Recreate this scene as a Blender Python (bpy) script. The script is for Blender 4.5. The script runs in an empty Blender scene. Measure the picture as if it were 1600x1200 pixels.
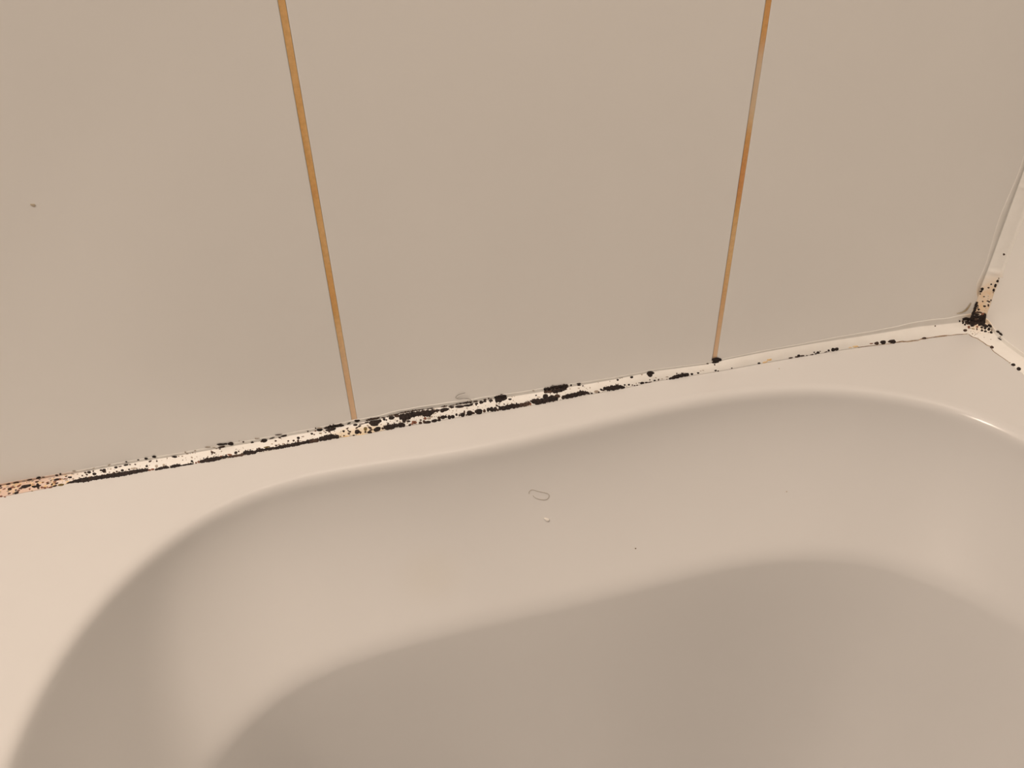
import bpy, math, random
import numpy as np
from mathutils import Vector, Matrix

# ------------------------------------------------------------------ camera, light, exposure
scene = bpy.context.scene
COL = scene.collection
MM = 0.001

cam_data = bpy.data.cameras.new('camera')
cam = bpy.data.objects.new('camera', cam_data)
COL.objects.link(cam)
cam_data.sensor_width = 36.0
cam_data.lens = 28.125
cam_data.clip_start = 0.01
cam.matrix_world = Matrix(((0.9699047, 0.1589094, -0.1844792, -0.4604751),
                           (-0.2424934, 0.5621285, -0.7907013, -0.4213618),
                           (-0.0219488, 0.8116399, 0.5837456, 0.3265431),
                           (0, 0, 0, 1)))
scene.camera = cam

world = bpy.data.worlds.new('bathroom_air')
scene.world = world
world.use_nodes = True
wnt = world.node_tree
bg = wnt.nodes['Background']
# the lit room around: bright white ceiling overhead, dimmer walls and floor
w_tc = wnt.nodes.new('ShaderNodeTexCoord')
w_sep = wnt.nodes.new('ShaderNodeSeparateXYZ')
w_map = wnt.nodes.new('ShaderNodeMapRange')
w_ramp = wnt.nodes.new('ShaderNodeValToRGB')
wnt.links.new(w_tc.outputs['Generated'], w_sep.inputs[0])
wnt.links.new(w_sep.outputs[2], w_map.inputs[0])
w_map.inputs[1].default_value = -1.0
w_map.inputs[2].default_value = 1.0
wnt.links.new(w_map.outputs[0], w_ramp.inputs[0])
w_el = w_ramp.color_ramp.elements
w_el[0].position, w_el[0].color = 0.45, (0.015, 0.0123, 0.0098, 1)
w_el[1].position, w_el[1].color = 0.955, (1.0, 0.815, 0.655, 1)
e_ = w_el.new(0.86)
e_.color = (0.06, 0.049, 0.0395, 1)
wnt.links.new(w_ramp.outputs[0], bg.inputs[0])
bg.inputs[1].default_value = 0.35

def lamp(name, loc, power, radius):
    d = bpy.data.lights.new(name, 'POINT')
    d.energy = power
    d.color = (1.0, 0.815, 0.66)
    d.shadow_soft_size = radius
    o = bpy.data.objects.new(name, d)
    o.location = loc
    COL.objects.link(o)
    return o
lamp('ceiling_lamp', (-2.0, -0.8, 2.35), 190, 0.22)
fill_data = bpy.data.lights.new('overhead_fill', 'AREA')  # added soft fill with no fixture behind it, brightens the tub rim from above
fill_data.shape = 'RECTANGLE'
fill_data.size = 1.9
fill_data.size_y = 0.46
fill_data.energy = 9.5
fill_data.color = (1.0, 0.815, 0.66)
fill_light = bpy.data.objects.new('overhead_fill', fill_data)
fill_light.location = (-0.35, -0.27, 1.95)
COL.objects.link(fill_light)

vs = scene.view_settings
vs.view_transform = 'Standard'
vs.look = 'None'
vs.gamma = 1.0
vs.use_curve_mapping = False
vs.exposure = -0.07

random.seed(7)

# ------------------------------------------------------------------ helpers
def tag(o, label=None, cat=None, group=None, kind=None):
    if label: o['label'] = label
    if cat: o['category'] = cat
    if group: o['group'] = group
    if kind: o['kind'] = kind
    return o

def empty(name, loc=(0, 0, 0)):
    o = bpy.data.objects.new(name, None)
    o.empty_display_size = 0.05
    o.location = loc
    COL.objects.link(o)
    return o

def mesh_obj(name, verts, faces, mats, parent=None, smooth=True, face_mats=None, normals=None):
    me = bpy.data.meshes.new(name)
    me.from_pydata([tuple(v) for v in verts], [], faces)
    for m in (mats if isinstance(mats, (list, tuple)) else [mats]):
        me.materials.append(m)
    if face_mats:
        me.polygons.foreach_set('material_index', face_mats)
    me.polygons.foreach_set('use_smooth', [smooth] * len(me.polygons))
    me.update()
    if normals is not None:
        me.normals_split_custom_set_from_vertices([tuple(n) for n in normals])
    o = bpy.data.objects.new(name, me)
    COL.objects.link(o)
    if parent: o.parent = parent
    return o

def new_mat(name, color, rough=0.5, spec=0.5):
    m = bpy.data.materials.new(name)
    m.use_nodes = True
    b = m.node_tree.nodes['Principled BSDF']
    b.inputs['Base Color'].default_value = (*color, 1)
    b.inputs['Roughness'].default_value = rough
    b.inputs['Specular IOR Level'].default_value = spec
    return m, m.node_tree, b

def N(nt, kind, **kw):
    n = nt.nodes.new(kind)
    for k, v in kw.items():
        if k.startswith('i_'):
            key = k[2:]
            n.inputs[int(key) if key.isdigit() else key].default_value = v
        else:
            setattr(n, k, v)
    return n

def ramp(nt, src, stops):
    r = nt.nodes.new('ShaderNodeValToRGB')
    el = r.color_ramp.elements
    while len(el) < len(stops): el.new(0.5)
    for e, (p, c) in zip(el, stops):
        e.position = p
        e.color = (*c, 1) if len(c) == 3 else c
    nt.links.new(src, r.inputs[0])
    return r

def mottled(name, c1, c2, scale, rough=0.6, spec=0.4, bump=0.0, detail=4):
    m, nt, b = new_mat(name, c1, rough, spec)
    tc = N(nt, 'ShaderNodeTexCoord')
    n = N(nt, 'ShaderNodeTexNoise', i_Scale=scale, i_Detail=detail)
    nt.links.new(tc.outputs['Object'], n.inputs['Vector'])
    r = ramp(nt, n.outputs[0], [(0.35, c1), (0.65, c2)])
    nt.links.new(r.outputs[0], b.inputs['Base Color'])
    if bump:
        bp = N(nt, 'ShaderNodeBump', i_Strength=bump, i_Distance=0.0005)
        nt.links.new(n.outputs[0], bp.inputs['Height'])
        nt.links.new(bp.outputs[0], b.inputs['Normal'])
    return m

def dist_mask(nt, pos, centre, scale, r0, r1):
    """1 inside an ellipsoid around centre, 0 outside (a stain with a place of its own)"""
    sub = N(nt, 'ShaderNodeVectorMath', operation='SUBTRACT')
    nt.links.new(pos, sub.inputs[0]); sub.inputs[1].default_value = centre
    mul = N(nt, 'ShaderNodeVectorMath', operation='MULTIPLY')
    nt.links.new(sub.outputs[0], mul.inputs[0]); mul.inputs[1].default_value = scale
    ln = N(nt, 'ShaderNodeVectorMath', operation='LENGTH')
    nt.links.new(mul.outputs[0], ln.inputs[0])
    mr = N(nt, 'ShaderNodeMapRange', interpolation_type='SMOOTHSTEP')
    nt.links.new(ln.outputs['Value'], mr.inputs[0])
    mr.inputs[1].default_value = r0; mr.inputs[2].default_value = r1
    mr.inputs[3].default_value = 1; mr.inputs[4].default_value = 0
    return mr.outputs[0]

def mul(nt, a, bv):
    n = N(nt, 'ShaderNodeMath', operation='MULTIPLY')
    nt.links.new(a, n.inputs[0])
    if isinstance(bv, (int, float)): n.inputs[1].default_value = bv
    else: nt.links.new(bv, n.inputs[1])
    return n.outputs[0]

def mixcol(nt, fac, a, col):
    n = N(nt, 'ShaderNodeMix', data_type='RGBA')
    nt.links.new(fac, n.inputs[0])
    if isinstance(a, tuple): n.inputs[6].default_value = (*a, 1)
    else: nt.links.new(a, n.inputs[6])
    n.inputs[7].default_value = (*col, 1)
    return n.outputs[2]

# ------------------------------------------------------------------ materials
M_TILE = mottled('glazed_wall_tile', (0.865, 0.855, 0.835), (0.88, 0.87, 0.85), 9, rough=0.22, spec=0.5)
M_PLASTER = mottled('tile_backing', (0.55, 0.53, 0.50), (0.6, 0.58, 0.55), 30, rough=0.9)
M_FLOOR = mottled('grey_floor_tile', (0.34, 0.32, 0.30), (0.40, 0.38, 0.35), 14, rough=0.45)

def grout_material():
    m, nt, b = new_mat('stained_grout', (0.7, 0.4, 0.15), 0.85, 0.2)
    tc = N(nt, 'ShaderNodeTexCoord')
    mp = N(nt, 'ShaderNodeMapping'); mp.inputs['Scale'].default_value = (40, 40, 13)
    nt.links.new(tc.outputs['Object'], mp.inputs['Vector'])
    n1 = N(nt, 'ShaderNodeTexNoise', i_Scale=1.0, i_Detail=3)
    nt.links.new(mp.outputs[0], n1.inputs['Vector'])
    r1 = ramp(nt, n1.outputs[0], [(0.30, (0.82, 0.60, 0.38)), (0.45, (0.83, 0.55, 0.27)), (0.58, (0.80, 0.48, 0.19)), (0.70, (0.74, 0.37, 0.15))])
    n2 = N(nt, 'ShaderNodeTexNoise', i_Scale=420, i_Detail=4)
    nt.links.new(tc.outputs['Object'], n2.inputs['Vector'])
    r2 = ramp(nt, n2.outputs[0], [(0.35, (0.80, 0.74, 0.68)), (0.6, (1, 1, 1))])
    mx = N(nt, 'ShaderNodeMix', data_type='RGBA', blend_type='MULTIPLY'); mx.inputs[0].default_value = 0.45
    nt.links.new(r1.outputs[0], mx.inputs[6]); nt.links.new(r2.outputs[0], mx.inputs[7])
    # paler, washed-out grout low down and on one stretch of the right joint
    sp = N(nt, 'ShaderNodeSeparateXYZ'); nt.links.new(tc.outputs['Object'], sp.inputs[0])
    mr = N(nt, 'ShaderNodeMapRange'); nt.links.new(sp.outputs[2], mr.inputs[0])
    mr.inputs[1].default_value = 0.02; mr.inputs[2].default_value = 0.085; mr.inputs[3].default_value = 0.75; mr.inputs[4].default_value = 0.0
    c = mixcol(nt, mr.outputs[0], mx.outputs[2], (0.82, 0.60, 0.43))
    c = mixcol(nt, mul(nt, dist_mask(nt, tc.outputs['Object'], (-0.215, 0, 0.195), (8, 8, 38), 0.4, 1.2), 0.75), c, (0.76, 0.64, 0.48))
    nt.links.new(c, b.inputs['Base Color'])
    bp = N(nt, 'ShaderNodeBump', i_Strength=0.4, i_Distance=0.0004)
    nt.links.new(n2.outputs[0], bp.inputs['Height']); nt.links.new(bp.outputs[0], b.inputs['Normal'])
    return m
M_GROUT = grout_material()
M_GROUT_CLEAN = mottled('pale_grout', (0.70, 0.66, 0.60), (0.76, 0.72, 0.66), 60, rough=0.85)

def tub_material():
    m, nt, b = new_mat('white_bath_enamel', (0.67, 0.66, 0.645), 0.22, 0.4)
    tc = N(nt, 'ShaderNodeTexCoord')
    P = tc.outputs['Object']
    n = N(nt, 'ShaderNodeTexNoise', i_Scale=14, i_Detail=3); nt.links.new(P, n.inputs['Vector'])
    r = ramp(nt, n.outputs[0], [(0.3, (0.695, 0.690, 0.685)), (0.7, (0.705, 0.70, 0.695))])
    k = mul(nt, dist_mask(nt, P, (-0.437, -0.083, -0.05), (28, 40, 25), 0.1, 1.0), 0.35)
    c = mixcol(nt, k, r.outputs[0], (0.62, 0.57, 0.45))
    nt.links.new(c, b.inputs['Base Color'])
    return m
M_TUB = tub_material()

def silicone_material():
    m, nt, b = new_mat('white_silicone', (0.90, 0.89, 0.86), 0.3, 0.5)
    tc = N(nt, 'ShaderNodeTexCoord'); P = tc.outputs['Object']
    n = N(nt, 'ShaderNodeTexNoise', i_Scale=110, i_Detail=5, i_Roughness=0.65); nt.links.new(P, n.inputs['Vector'])
    nz = ramp(nt, n.outputs[0], [(0.30, (0.25, 0.25, 0.25)), (0.62, (1, 1, 1))]).outputs[0]
    base = ramp(nt, n.outputs[0], [(0.3, (0.88, 0.865, 0.83)), (0.6, (0.91, 0.90, 0.87))]).outputs[0]
    k1 = mul(nt, dist_mask(nt, P, (-0.700, -0.003, 0.003), (11, 11, 11), 0.40, 0.85), 0.72)
    c = mixcol(nt, k1, base, (0.64, 0.40, 0.28))                         # pinkish rusty end
    k2 = mul(nt, mul(nt, dist_mask(nt, P, (-0.001, -0.006, 0.020), (45, 45, 26), 0.2, 0.85), nz), 0.85)
    c = mixcol(nt, k2, c, (0.82, 0.55, 0.28))                             # yellow corner
    k3 = mul(nt, mul(nt, dist_mask(nt, P, (-0.467, -0.006, 0.0), (35, 150, 150), 0.3, 1.0), nz), 0.7)
    c = mixcol(nt, k3, c, (0.82, 0.60, 0.30))
    nt.links.new(c, b.inputs['Base Color'])
    return m
M_SIL = silicone_material()
M_MOLD = {
    'k': mottled('black_mold', (0.010, 0.008, 0.008), (0.042, 0.028, 0.024), 900, rough=0.75, spec=0.25, bump=0.3),
    'b': mottled('brown_mold', (0.045, 0.026, 0.020), (0.10, 0.065, 0.05), 700, rough=0.8, spec=0.2, bump=0.3),
    'r': mottled('reddish_mold', (0.13, 0.05, 0.035), (0.32, 0.15, 0.095), 600, rough=0.8, spec=0.2),
    'o': mottled('olive_mold', (0.12, 0.085, 0.03), (0.30, 0.23, 0.10), 500, rough=0.8, spec=0.2),
    'g': mottled('faint_grey_mold', (0.36, 0.30, 0.25), (0.52, 0.46, 0.39), 500, rough=0.7, spec=0.3),
    'or': mottled('orange_stain', (0.82, 0.56, 0.26), (0.87, 0.70, 0.46), 350, rough=0.6, spec=0.3),
    'c': mottled('brown_crevice_dirt', (0.24, 0.165, 0.11), (0.46, 0.35, 0.25), 260, rough=0.9, spec=0.1),
    't': mottled('tan_grime', (0.42, 0.33, 0.20), (0.58, 0.50, 0.38), 200, rough=0.8, spec=0.2),
}
MOLD_KEYS = list(M_MOLD)
M_HAIR = mottled('grey_hair', (0.10, 0.085, 0.07), (0.20, 0.17, 0.14), 800, rough=0.4)
M_PALE_HAIR = mottled('pale_hair', (0.34, 0.29, 0.22), (0.40, 0.34, 0.27), 800, rough=0.4)
M_CRUMB = mottled('white_flake', (0.86, 0.83, 0.78), (0.90, 0.87, 0.82), 600, rough=0.7)
M_SPECK = mottled('dust_speck', (0.12, 0.09, 0.06), (0.2, 0.16, 0.11), 900, rough=0.9)
M_SPECK_PALE = mottled('ochre_speck', (0.52, 0.45, 0.34), (0.58, 0.5, 0.4), 900, rough=0.9)

# ------------------------------------------------------------------ measured tables (millimetres)
BACK_W = ([-679.3,-660.9,-652.1,-641.9,-633.1,-614.0,-597.7,-581.0,-558.1,-531.0,-511.2,-499.2,-478.1,-460.1,-441.6,-424.4,-390.4,-361.1,-346.4,-337.5,-314.3,-290.3,-261.7,-236.4,-208.3,-181.6,-147.6,-120.2,-102.2,-75.7,-50.8,-29.7,-13.5],[8.17,7.51,7.61,6.33,7.0,6.89,6.87,7.8,8.25,8.18,7.22,6.63,6.51,7.15,6.34,6.44,6.38,6.77,6.7,6.97,5.57,5.65,3.37,3.85,4.22,3.46,3.48,3.45,4.06,5.72,6.96,7.94,9.8])
BACK_H = ([-680.8,-658.6,-629.9,-597.6,-581.0,-557.9,-530.4,-510.4,-481.9,-469.5,-453.3,-437.6,-422.8,-388.8,-382.2,-359.3,-343.6,-308.5,-284.9,-256.6,-222.7,-207.2,-171.0,-138.0,-101.4,-73.8,-50.1,-31.0,-16.8],[2.2,2.39,2.28,2.96,2.63,2.85,2.99,3.57,3.98,4.49,4.74,6.73,6.56,5.16,5.69,5.33,5.15,5.24,5.51,6.61,5.13,6.35,7.68,7.91,7.26,7.0,7.17,5.71,4.72])
BACK_FILM = ([-680.8,-626.2,-569.5,-490.1,-448.6,-380.1,-344.5,-270.8,-222.7,-173.5,-138.0,-101.4,-73.8,-50.1,-25.3,-16.8],[1.44,1.95,1.99,2.56,3.1,3.17,2.68,1.65,1.12,1.41,1.71,2.89,3.79,4.69,5.92,7.13])
SIDE_W = ([-65.4,-51.7,-44.3,-34.8,-28.5,-22.2,-14.8],[12.85,12.0,11.48,11.52,9.74,10.9,13.33])
SIDE_H = ([-50.2,-37.9,-29.8,-24.2,-18.3,-11.0],[1.8,1.8,2.05,3.03,4.47,7.37])
CORNER_A = ([10.1,20.9,32.0,39.9,48.0],[6.64,5.44,6.76,6.61,6.26])
CORNER_B = ([13.2,22.4,31.1,41.0,50.0],[7.44,7.45,6.72,7.37,5.75])
SPOTS = [
('b','b',-680.151,0.998,0.659,-0.02,0.211,-0.115),('b','b',-675.642,1.043,1.076,0.0,-0.138,-0.06),('b','b',-671.211,1.058,1.677,-0.008,-0.15,-0.06),
('b','g',-666.71,1.091,0.928,0.0,-0.095,-0.043),('b','b',-663.53,1.102,1.395,0.0,-0.093,-0.043),('b','k',-658.386,1.132,1.182,0.002,-0.164,-0.077),
('b','b',-655.768,1.116,0.729,-0.017,-0.143,-0.042),('b','b',-648.29,1.084,0.735,-0.017,-0.223,-0.068),('b','k',-646.059,1.136,0.53,-0.013,-0.222,-0.068),
('b','g',-638.066,1.199,0.89,-0.021,-0.135,-0.043),('b','b',-674.45,0.516,0.945,0.065,0.517,-0.12),('b','r',-673.189,0.628,1.258,0.041,0.261,-0.079),
('b','r',-669.359,0.669,0.982,0.075,0.333,-0.078),('b','b',-670.729,0.319,0.565,-0.015,0.045,-0.07),('b','k',-670.62,0.094,1.477,0.017,0.193,-0.089),
('b','k',-671.68,0.057,0.619,-0.017,0.02,-0.052),('b','k',-665.448,0.504,2.605,-0.002,0.279,-0.145),('b','b',-667.709,0.422,0.716,0.047,0.343,-0.084),
('b','r',-663.102,0.201,0.469,-0.013,0.021,-0.064),('b','k',-660.672,0.344,1.269,-0.032,0.048,-0.096),('b','k',-658.644,0.364,0.89,-0.023,0.099,-0.193),
('b','b',-658.262,0.169,0.63,-0.015,0.02,-0.082),('b','o',-661.662,0.006,0.559,-0.015,0.007,-0.036),('b','b',-659.444,0.744,0.991,0.001,0.173,-0.081),
('b','o',-655.847,0.615,0.646,-0.018,0.041,-0.043),('b','r',-656.225,0.166,0.788,-0.019,0.019,-0.082),('b','r',-654.642,0.098,0.788,-0.018,0.014,-0.081),
('b','r',-653.232,0.118,0.442,-0.01,0.01,-0.054),('b','r',-651.507,0.049,1.065,-0.015,0.068,-0.065),('b','k',-649.053,0.091,1.205,-0.004,0.094,-0.067),
('b','o',-645.661,0.049,1.474,-0.035,0.054,-0.108),('b','b',-650.474,0.291,0.737,0.042,0.237,-0.066),('b','k',-648.166,0.621,1.701,-0.005,0.183,-0.105),
('b','g',-650.562,0.674,0.773,-0.002,0.11,-0.058),('b','k',-640.75,0.599,1.123,-0.013,0.103,-0.098),('b','g',-642.722,0.374,0.787,-0.029,0.016,-0.077),
('b','g',-638.739,0.377,0.483,-0.012,0.024,-0.108),('b','g',-639.433,0.937,0.842,-0.057,0.008,-0.065),('b','g',-636.613,0.833,0.462,-0.014,0.06,-0.065),
('b','b',-633.689,0.581,0.457,-0.012,0.049,-0.08),('b','b',-631.153,0.621,0.653,-0.02,0.054,-0.082),('b','r',-678.707,0.051,0.772,-0.02,0.033,-0.064),
('b','r',-676.405,-0.061,0.657,-0.02,0.101,-0.043),('b','b',-632.113,0.852,0.728,-0.023,0.085,-0.089),('b','k',-630.005,0.828,1.058,-0.034,0.127,-0.14),
('b','b',-627.605,0.856,0.535,-0.019,0.069,-0.077),('b','k',-626.74,0.546,1.079,-0.033,0.064,-0.135),('b','r',-629.242,0.29,0.964,-0.027,0.007,-0.071),
('b','k',-623.027,0.81,0.833,-0.028,0.077,-0.1),('b','k',-621.264,0.703,1.06,-0.034,0.13,-0.209),('b','b',-620.275,0.532,0.393,-0.012,0.023,-0.066),
('b','g',-626.944,1.153,0.654,0.014,-0.02,-0.042),('b','g',-617.902,1.186,0.815,0.036,0.05,-0.049),('b','g',-617.462,0.757,0.598,-0.02,0.038,-0.06),
('b','k',-614.404,0.823,0.987,-0.017,0.122,-0.111),('b','b',-611.964,0.844,0.968,-0.001,0.095,-0.062),('b','k',-608.549,0.892,1.242,-0.009,0.132,-0.099),
('b','b',-606.226,0.852,0.602,-0.02,0.032,-0.06),('b','k',-607.844,1.189,0.551,-0.014,-0.123,-0.043),('b','b',-603.064,0.774,0.534,-0.017,0.029,-0.07),
('b','k',-600.878,1.172,0.616,-0.016,-0.12,-0.043),('b','k',-596.291,1.162,0.867,-0.018,-0.213,-0.078),('b','k',-591.468,1.21,1.001,-0.049,-0.303,-0.075),
('b','b',-594.362,0.839,0.853,0.032,0.188,-0.08),('b','k',-596.273,0.411,0.721,-0.016,-0.014,-0.09),('b','b',-590.379,0.747,0.465,-0.012,0.025,-0.079),
('b','k',-610.511,0.41,0.814,-0.023,0.001,-0.103),('b','k',-606.599,0.394,0.587,-0.016,-0.005,-0.071),('b','b',-613.763,0.396,0.585,-0.016,0.002,-0.072),
('b','b',-615.388,0.314,0.711,-0.019,-0.006,-0.09),('b','b',-617.339,0.217,0.965,-0.026,-0.015,-0.098),('b','g',-603.983,0.41,1.611,0.0,0.074,-0.072),
('b','r',-594.918,0.047,0.98,-0.019,-0.035,-0.074),('b','r',-592.925,0.078,0.981,-0.019,-0.033,-0.074),('b','g',-590.536,0.288,0.821,-0.017,-0.033,-0.119),
('b','g',-586.236,0.294,0.659,-0.013,-0.024,-0.094),('b','g',-584.31,0.873,0.335,-0.009,0.023,-0.057),('b','b',-581.197,0.963,0.403,-0.011,0.03,-0.069),
('b','k',-579.81,0.916,1.22,-0.036,0.047,-0.115),('b','g',-577.454,0.886,0.474,-0.014,0.021,-0.057),('b','g',-575.257,0.835,0.541,-0.015,0.018,-0.056),
('b','g',-573.043,1.17,0.507,-0.012,-0.13,-0.052),('b','g',-569.018,1.028,0.446,-0.011,-0.107,-0.044),('b','g',-567.179,1.159,0.574,-0.014,-0.106,-0.043),
('b','g',-572.256,1.013,0.636,-0.015,-0.13,-0.052),('b','g',-559.315,1.267,1.479,-0.017,-0.074,-0.044),('b','g',-555.815,1.167,0.968,-0.022,-0.081,-0.035),
('b','k',-551.077,1.306,2.462,-0.039,-0.13,-0.07),('b','k',-548.408,1.281,0.973,-0.022,-0.136,-0.061),('b','k',-545.463,1.223,1.563,-0.036,-0.27,-0.123),
('b','b',-551.221,1.092,2.026,0.011,-0.041,-0.062),('b','b',-552.615,0.914,0.615,-0.017,0.003,-0.054),('b','b',-537.796,1.199,0.525,-0.012,-0.112,-0.053),
('b','g',-540.112,1.321,0.327,-0.007,-0.075,-0.035),('b','k',-532.663,1.012,0.826,-0.019,-0.145,-0.071),('b','g',-530.17,1.301,0.396,-0.01,-0.089,-0.044),
('b','g',-569.51,0.566,0.549,-0.071,-0.232,-0.043),('b','k',-569.575,0.26,0.73,-0.016,-0.027,-0.072),('b','b',-568.959,0.136,0.397,-0.008,-0.029,-0.061),
('b','b',-557.195,0.71,0.847,-0.022,-0.001,-0.102),('b','b',-555.842,0.639,0.473,-0.012,-0.007,-0.07),('b','r',-557.88,0.858,0.34,-0.009,0.006,-0.053),
('b','k',-560.331,0.283,0.534,-0.011,-0.031,-0.071),('b','r',-551.92,0.23,1.003,-0.022,-0.039,-0.069),('b','k',-543.025,0.342,0.943,-0.021,-0.054,-0.098),
('b','b',-541.284,0.408,0.473,-0.011,-0.032,-0.064),('b','r',-565.459,0.107,0.829,-0.017,-0.04,-0.077),('b','r',-567.152,0.076,0.596,-0.012,-0.031,-0.06),
('b','r',-546.81,0.271,1.342,-0.03,-0.035,-0.061),('b','g',-551.596,0.667,0.475,-0.012,-0.005,-0.04),('b','g',-554.482,1.007,0.647,-0.015,-0.1,-0.044),
('b','k',-532.646,1.028,0.727,-0.017,-0.145,-0.071),('b','k',-525.224,0.971,1.726,-0.013,0.094,-0.165),('b','b',-526.91,0.939,0.865,-0.026,-0.022,-0.075),
('b','k',-520.263,1.082,1.544,0.032,0.027,-0.035),('b','b',-515.893,1.258,2.059,-0.013,-0.029,-0.036),('b','k',-512.785,1.079,1.8,0.005,-0.014,-0.063),
('b','b',-515.517,0.967,0.842,-0.049,-0.12,-0.072),('b','b',-518.258,0.739,0.62,-0.018,-0.038,-0.073),('b','g',-520.651,0.526,0.479,-0.013,-0.031,-0.048),
('b','g',-516.417,0.364,0.682,-0.018,-0.046,-0.055),('b','b',-510.529,0.513,0.549,-0.015,-0.054,-0.068),('b','b',-507.241,0.46,0.521,0.044,0.302,-0.069),
('b','k',-504.122,0.62,0.828,-0.023,-0.087,-0.113),('b','g',-500.918,0.659,0.484,-0.013,-0.049,-0.063),('b','b',-497.669,1.102,0.478,-0.011,-0.09,-0.053),
('b','k',-495.509,0.788,0.695,-0.019,-0.066,-0.087),('b','g',-494.174,0.681,0.555,-0.015,-0.044,-0.053),('b','r',-493.025,1.008,0.48,-0.011,-0.102,-0.063),
('b','g',-487.809,0.847,0.489,-0.013,-0.045,-0.054),('b','o',-490.089,0.679,0.87,-0.023,-0.046,-0.052),('b','b',-528.732,0.359,0.746,-0.019,-0.049,-0.072),
('b','o',-524.069,0.354,1.702,-0.004,0.031,-0.056),('b','b',-504.496,0.387,0.618,-0.016,-0.089,-0.096),('b','g',-513.648,0.339,0.683,-0.018,-0.057,-0.065),
('b','b',-518.178,0.34,0.749,-0.02,-0.046,-0.055),('b','b',-504.486,0.218,1.026,-0.027,-0.085,-0.083),('b','g',-529.114,1.28,1.349,-0.018,-0.036,-0.027),
('b','k',-495.402,0.788,0.626,-0.017,-0.066,-0.087),('b','b',-494.077,0.67,0.555,-0.015,-0.044,-0.053),('b','k',-490.213,1.028,1.583,-0.037,-0.229,-0.143),
('b','g',-490.131,1.189,1.374,-0.032,-0.1,-0.062),('b','b',-492.532,1.244,0.411,-0.009,-0.087,-0.053),('b','g',-497.726,1.111,0.41,-0.01,-0.075,-0.045),
('b','k',-483.389,0.873,3.174,-0.001,0.036,-0.137),('b','b',-484.452,0.683,0.698,-0.018,-0.058,-0.063),('b','b',-486.789,0.665,0.488,-0.013,-0.047,-0.052),
('b','b',-472.977,0.665,0.561,-0.014,-0.075,-0.069),('b','k',-475.494,0.502,0.7,-0.017,-0.096,-0.087),('b','k',-472.476,0.471,0.552,-0.061,-0.222,-0.037),
('b','k',-471.524,0.365,0.63,-0.014,-0.077,-0.064),('b','b',-472.418,0.221,0.769,-0.016,-0.078,-0.063),('b','k',-469.614,0.032,0.63,-0.012,-0.068,-0.052),
('b','b',-475.756,0.127,0.419,-0.008,-0.066,-0.054),('b','o',-477.931,0.101,0.488,-0.01,-0.066,-0.055),('b','k',-465.995,1.212,1.598,-0.018,-0.065,-0.1),
('b','k',-471.366,1.122,1.099,0.035,0.091,-0.044),('b','k',-467.502,0.88,1.245,-0.015,-0.053,-0.109),('b','b',-463.188,0.85,2.144,0.0,0.004,-0.039),
('b','k',-465.0,0.696,1.05,0.026,0.095,-0.066),('b','b',-466.927,0.595,0.797,0.04,0.179,-0.062),('b','k',-466.968,0.271,1.473,-0.029,-0.214,-0.167),
('b','b',-465.124,0.169,0.702,-0.013,-0.114,-0.086),('b','o',-461.588,0.39,0.986,-0.02,-0.201,-0.153),('b','b',-461.904,0.153,0.703,-0.013,-0.08,-0.059),
('b','k',-460.043,0.899,1.355,0.015,0.05,-0.068),('b','b',-458.654,0.417,0.967,-0.102,-0.408,-0.061),('b','k',-459.294,0.08,1.338,-0.031,-0.127,-0.092),
('b','k',-455.09,0.778,3.411,-0.018,-0.044,-0.211),('b','k',-455.505,0.596,2.122,-0.051,-0.148,-0.114),('b','k',-451.543,0.823,0.886,-0.029,-0.171,-0.129),
('b','k',-452.26,1.133,0.712,-0.024,-0.054,-0.045),('b','k',-454.209,0.202,2.15,-0.004,0.013,-0.166),('b','b',-458.181,0.228,1.067,0.009,0.049,-0.06),
('b','k',-448.908,0.855,0.78,-0.025,-0.099,-0.072),('b','b',-447.373,0.761,0.497,-0.015,-0.086,-0.061),('b','b',-449.051,1.025,1.429,-0.048,-0.042,-0.036),
('b','g',-443.809,1.056,1.448,-0.023,0.0,-0.037),('b','b',-447.002,0.372,0.568,-0.015,-0.12,-0.084),('b','b',-450.581,0.179,0.886,-0.022,-0.106,-0.076),
('b','k',-447.741,0.111,1.599,-0.038,-0.177,-0.124),('b','b',-445.281,0.034,1.068,-0.024,-0.129,-0.089),('b','b',-444.156,0.302,0.499,-0.012,-0.083,-0.057),
('b','g',-451.228,0.508,0.354,-0.01,-0.06,-0.044),('b','b',-449.635,0.331,0.496,-0.013,-0.059,-0.042),('b','g',-459.832,0.629,0.635,-0.015,-0.081,-0.064),
('b','or',-474.241,0.051,2.116,-0.017,-0.025,-0.045),('b','or',-464.972,0.014,2.482,-0.018,-0.026,-0.043),('b','k',-443.881,0.828,1.777,-0.054,-0.187,-0.127),
('b','b',-439.946,0.85,1.78,-0.051,-0.138,-0.089),('b','b',-440.661,0.503,0.57,-0.014,-0.073,-0.048),('b','b',-446.626,0.465,0.568,-0.015,-0.084,-0.059),
('b','k',-448.505,0.836,0.638,-0.02,-0.111,-0.08),('b','k',-436.227,0.388,1.074,-0.019,-0.149,-0.098),('b','k',-433.539,0.34,1.148,-0.02,-0.107,-0.07),
('b','k',-433.05,0.053,0.79,-0.014,-0.105,-0.07),('b','g',-434.255,0.233,0.502,-0.009,-0.059,-0.039),('b','r',-429.882,0.195,1.439,-0.026,-0.165,-0.109),
('b','r',-431.498,0.105,0.899,-0.016,-0.082,-0.054),('b','b',-425.504,0.277,0.649,-0.012,-0.084,-0.055),('b','b',-425.979,0.086,1.01,-0.018,-0.14,-0.093),
('b','r',-422.435,0.344,0.904,-0.016,-0.134,-0.087),('b','g',-420.081,0.303,1.087,-0.019,-0.122,-0.079),('b','k',-421.415,0.036,2.268,-0.02,-0.07,-0.103),
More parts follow.
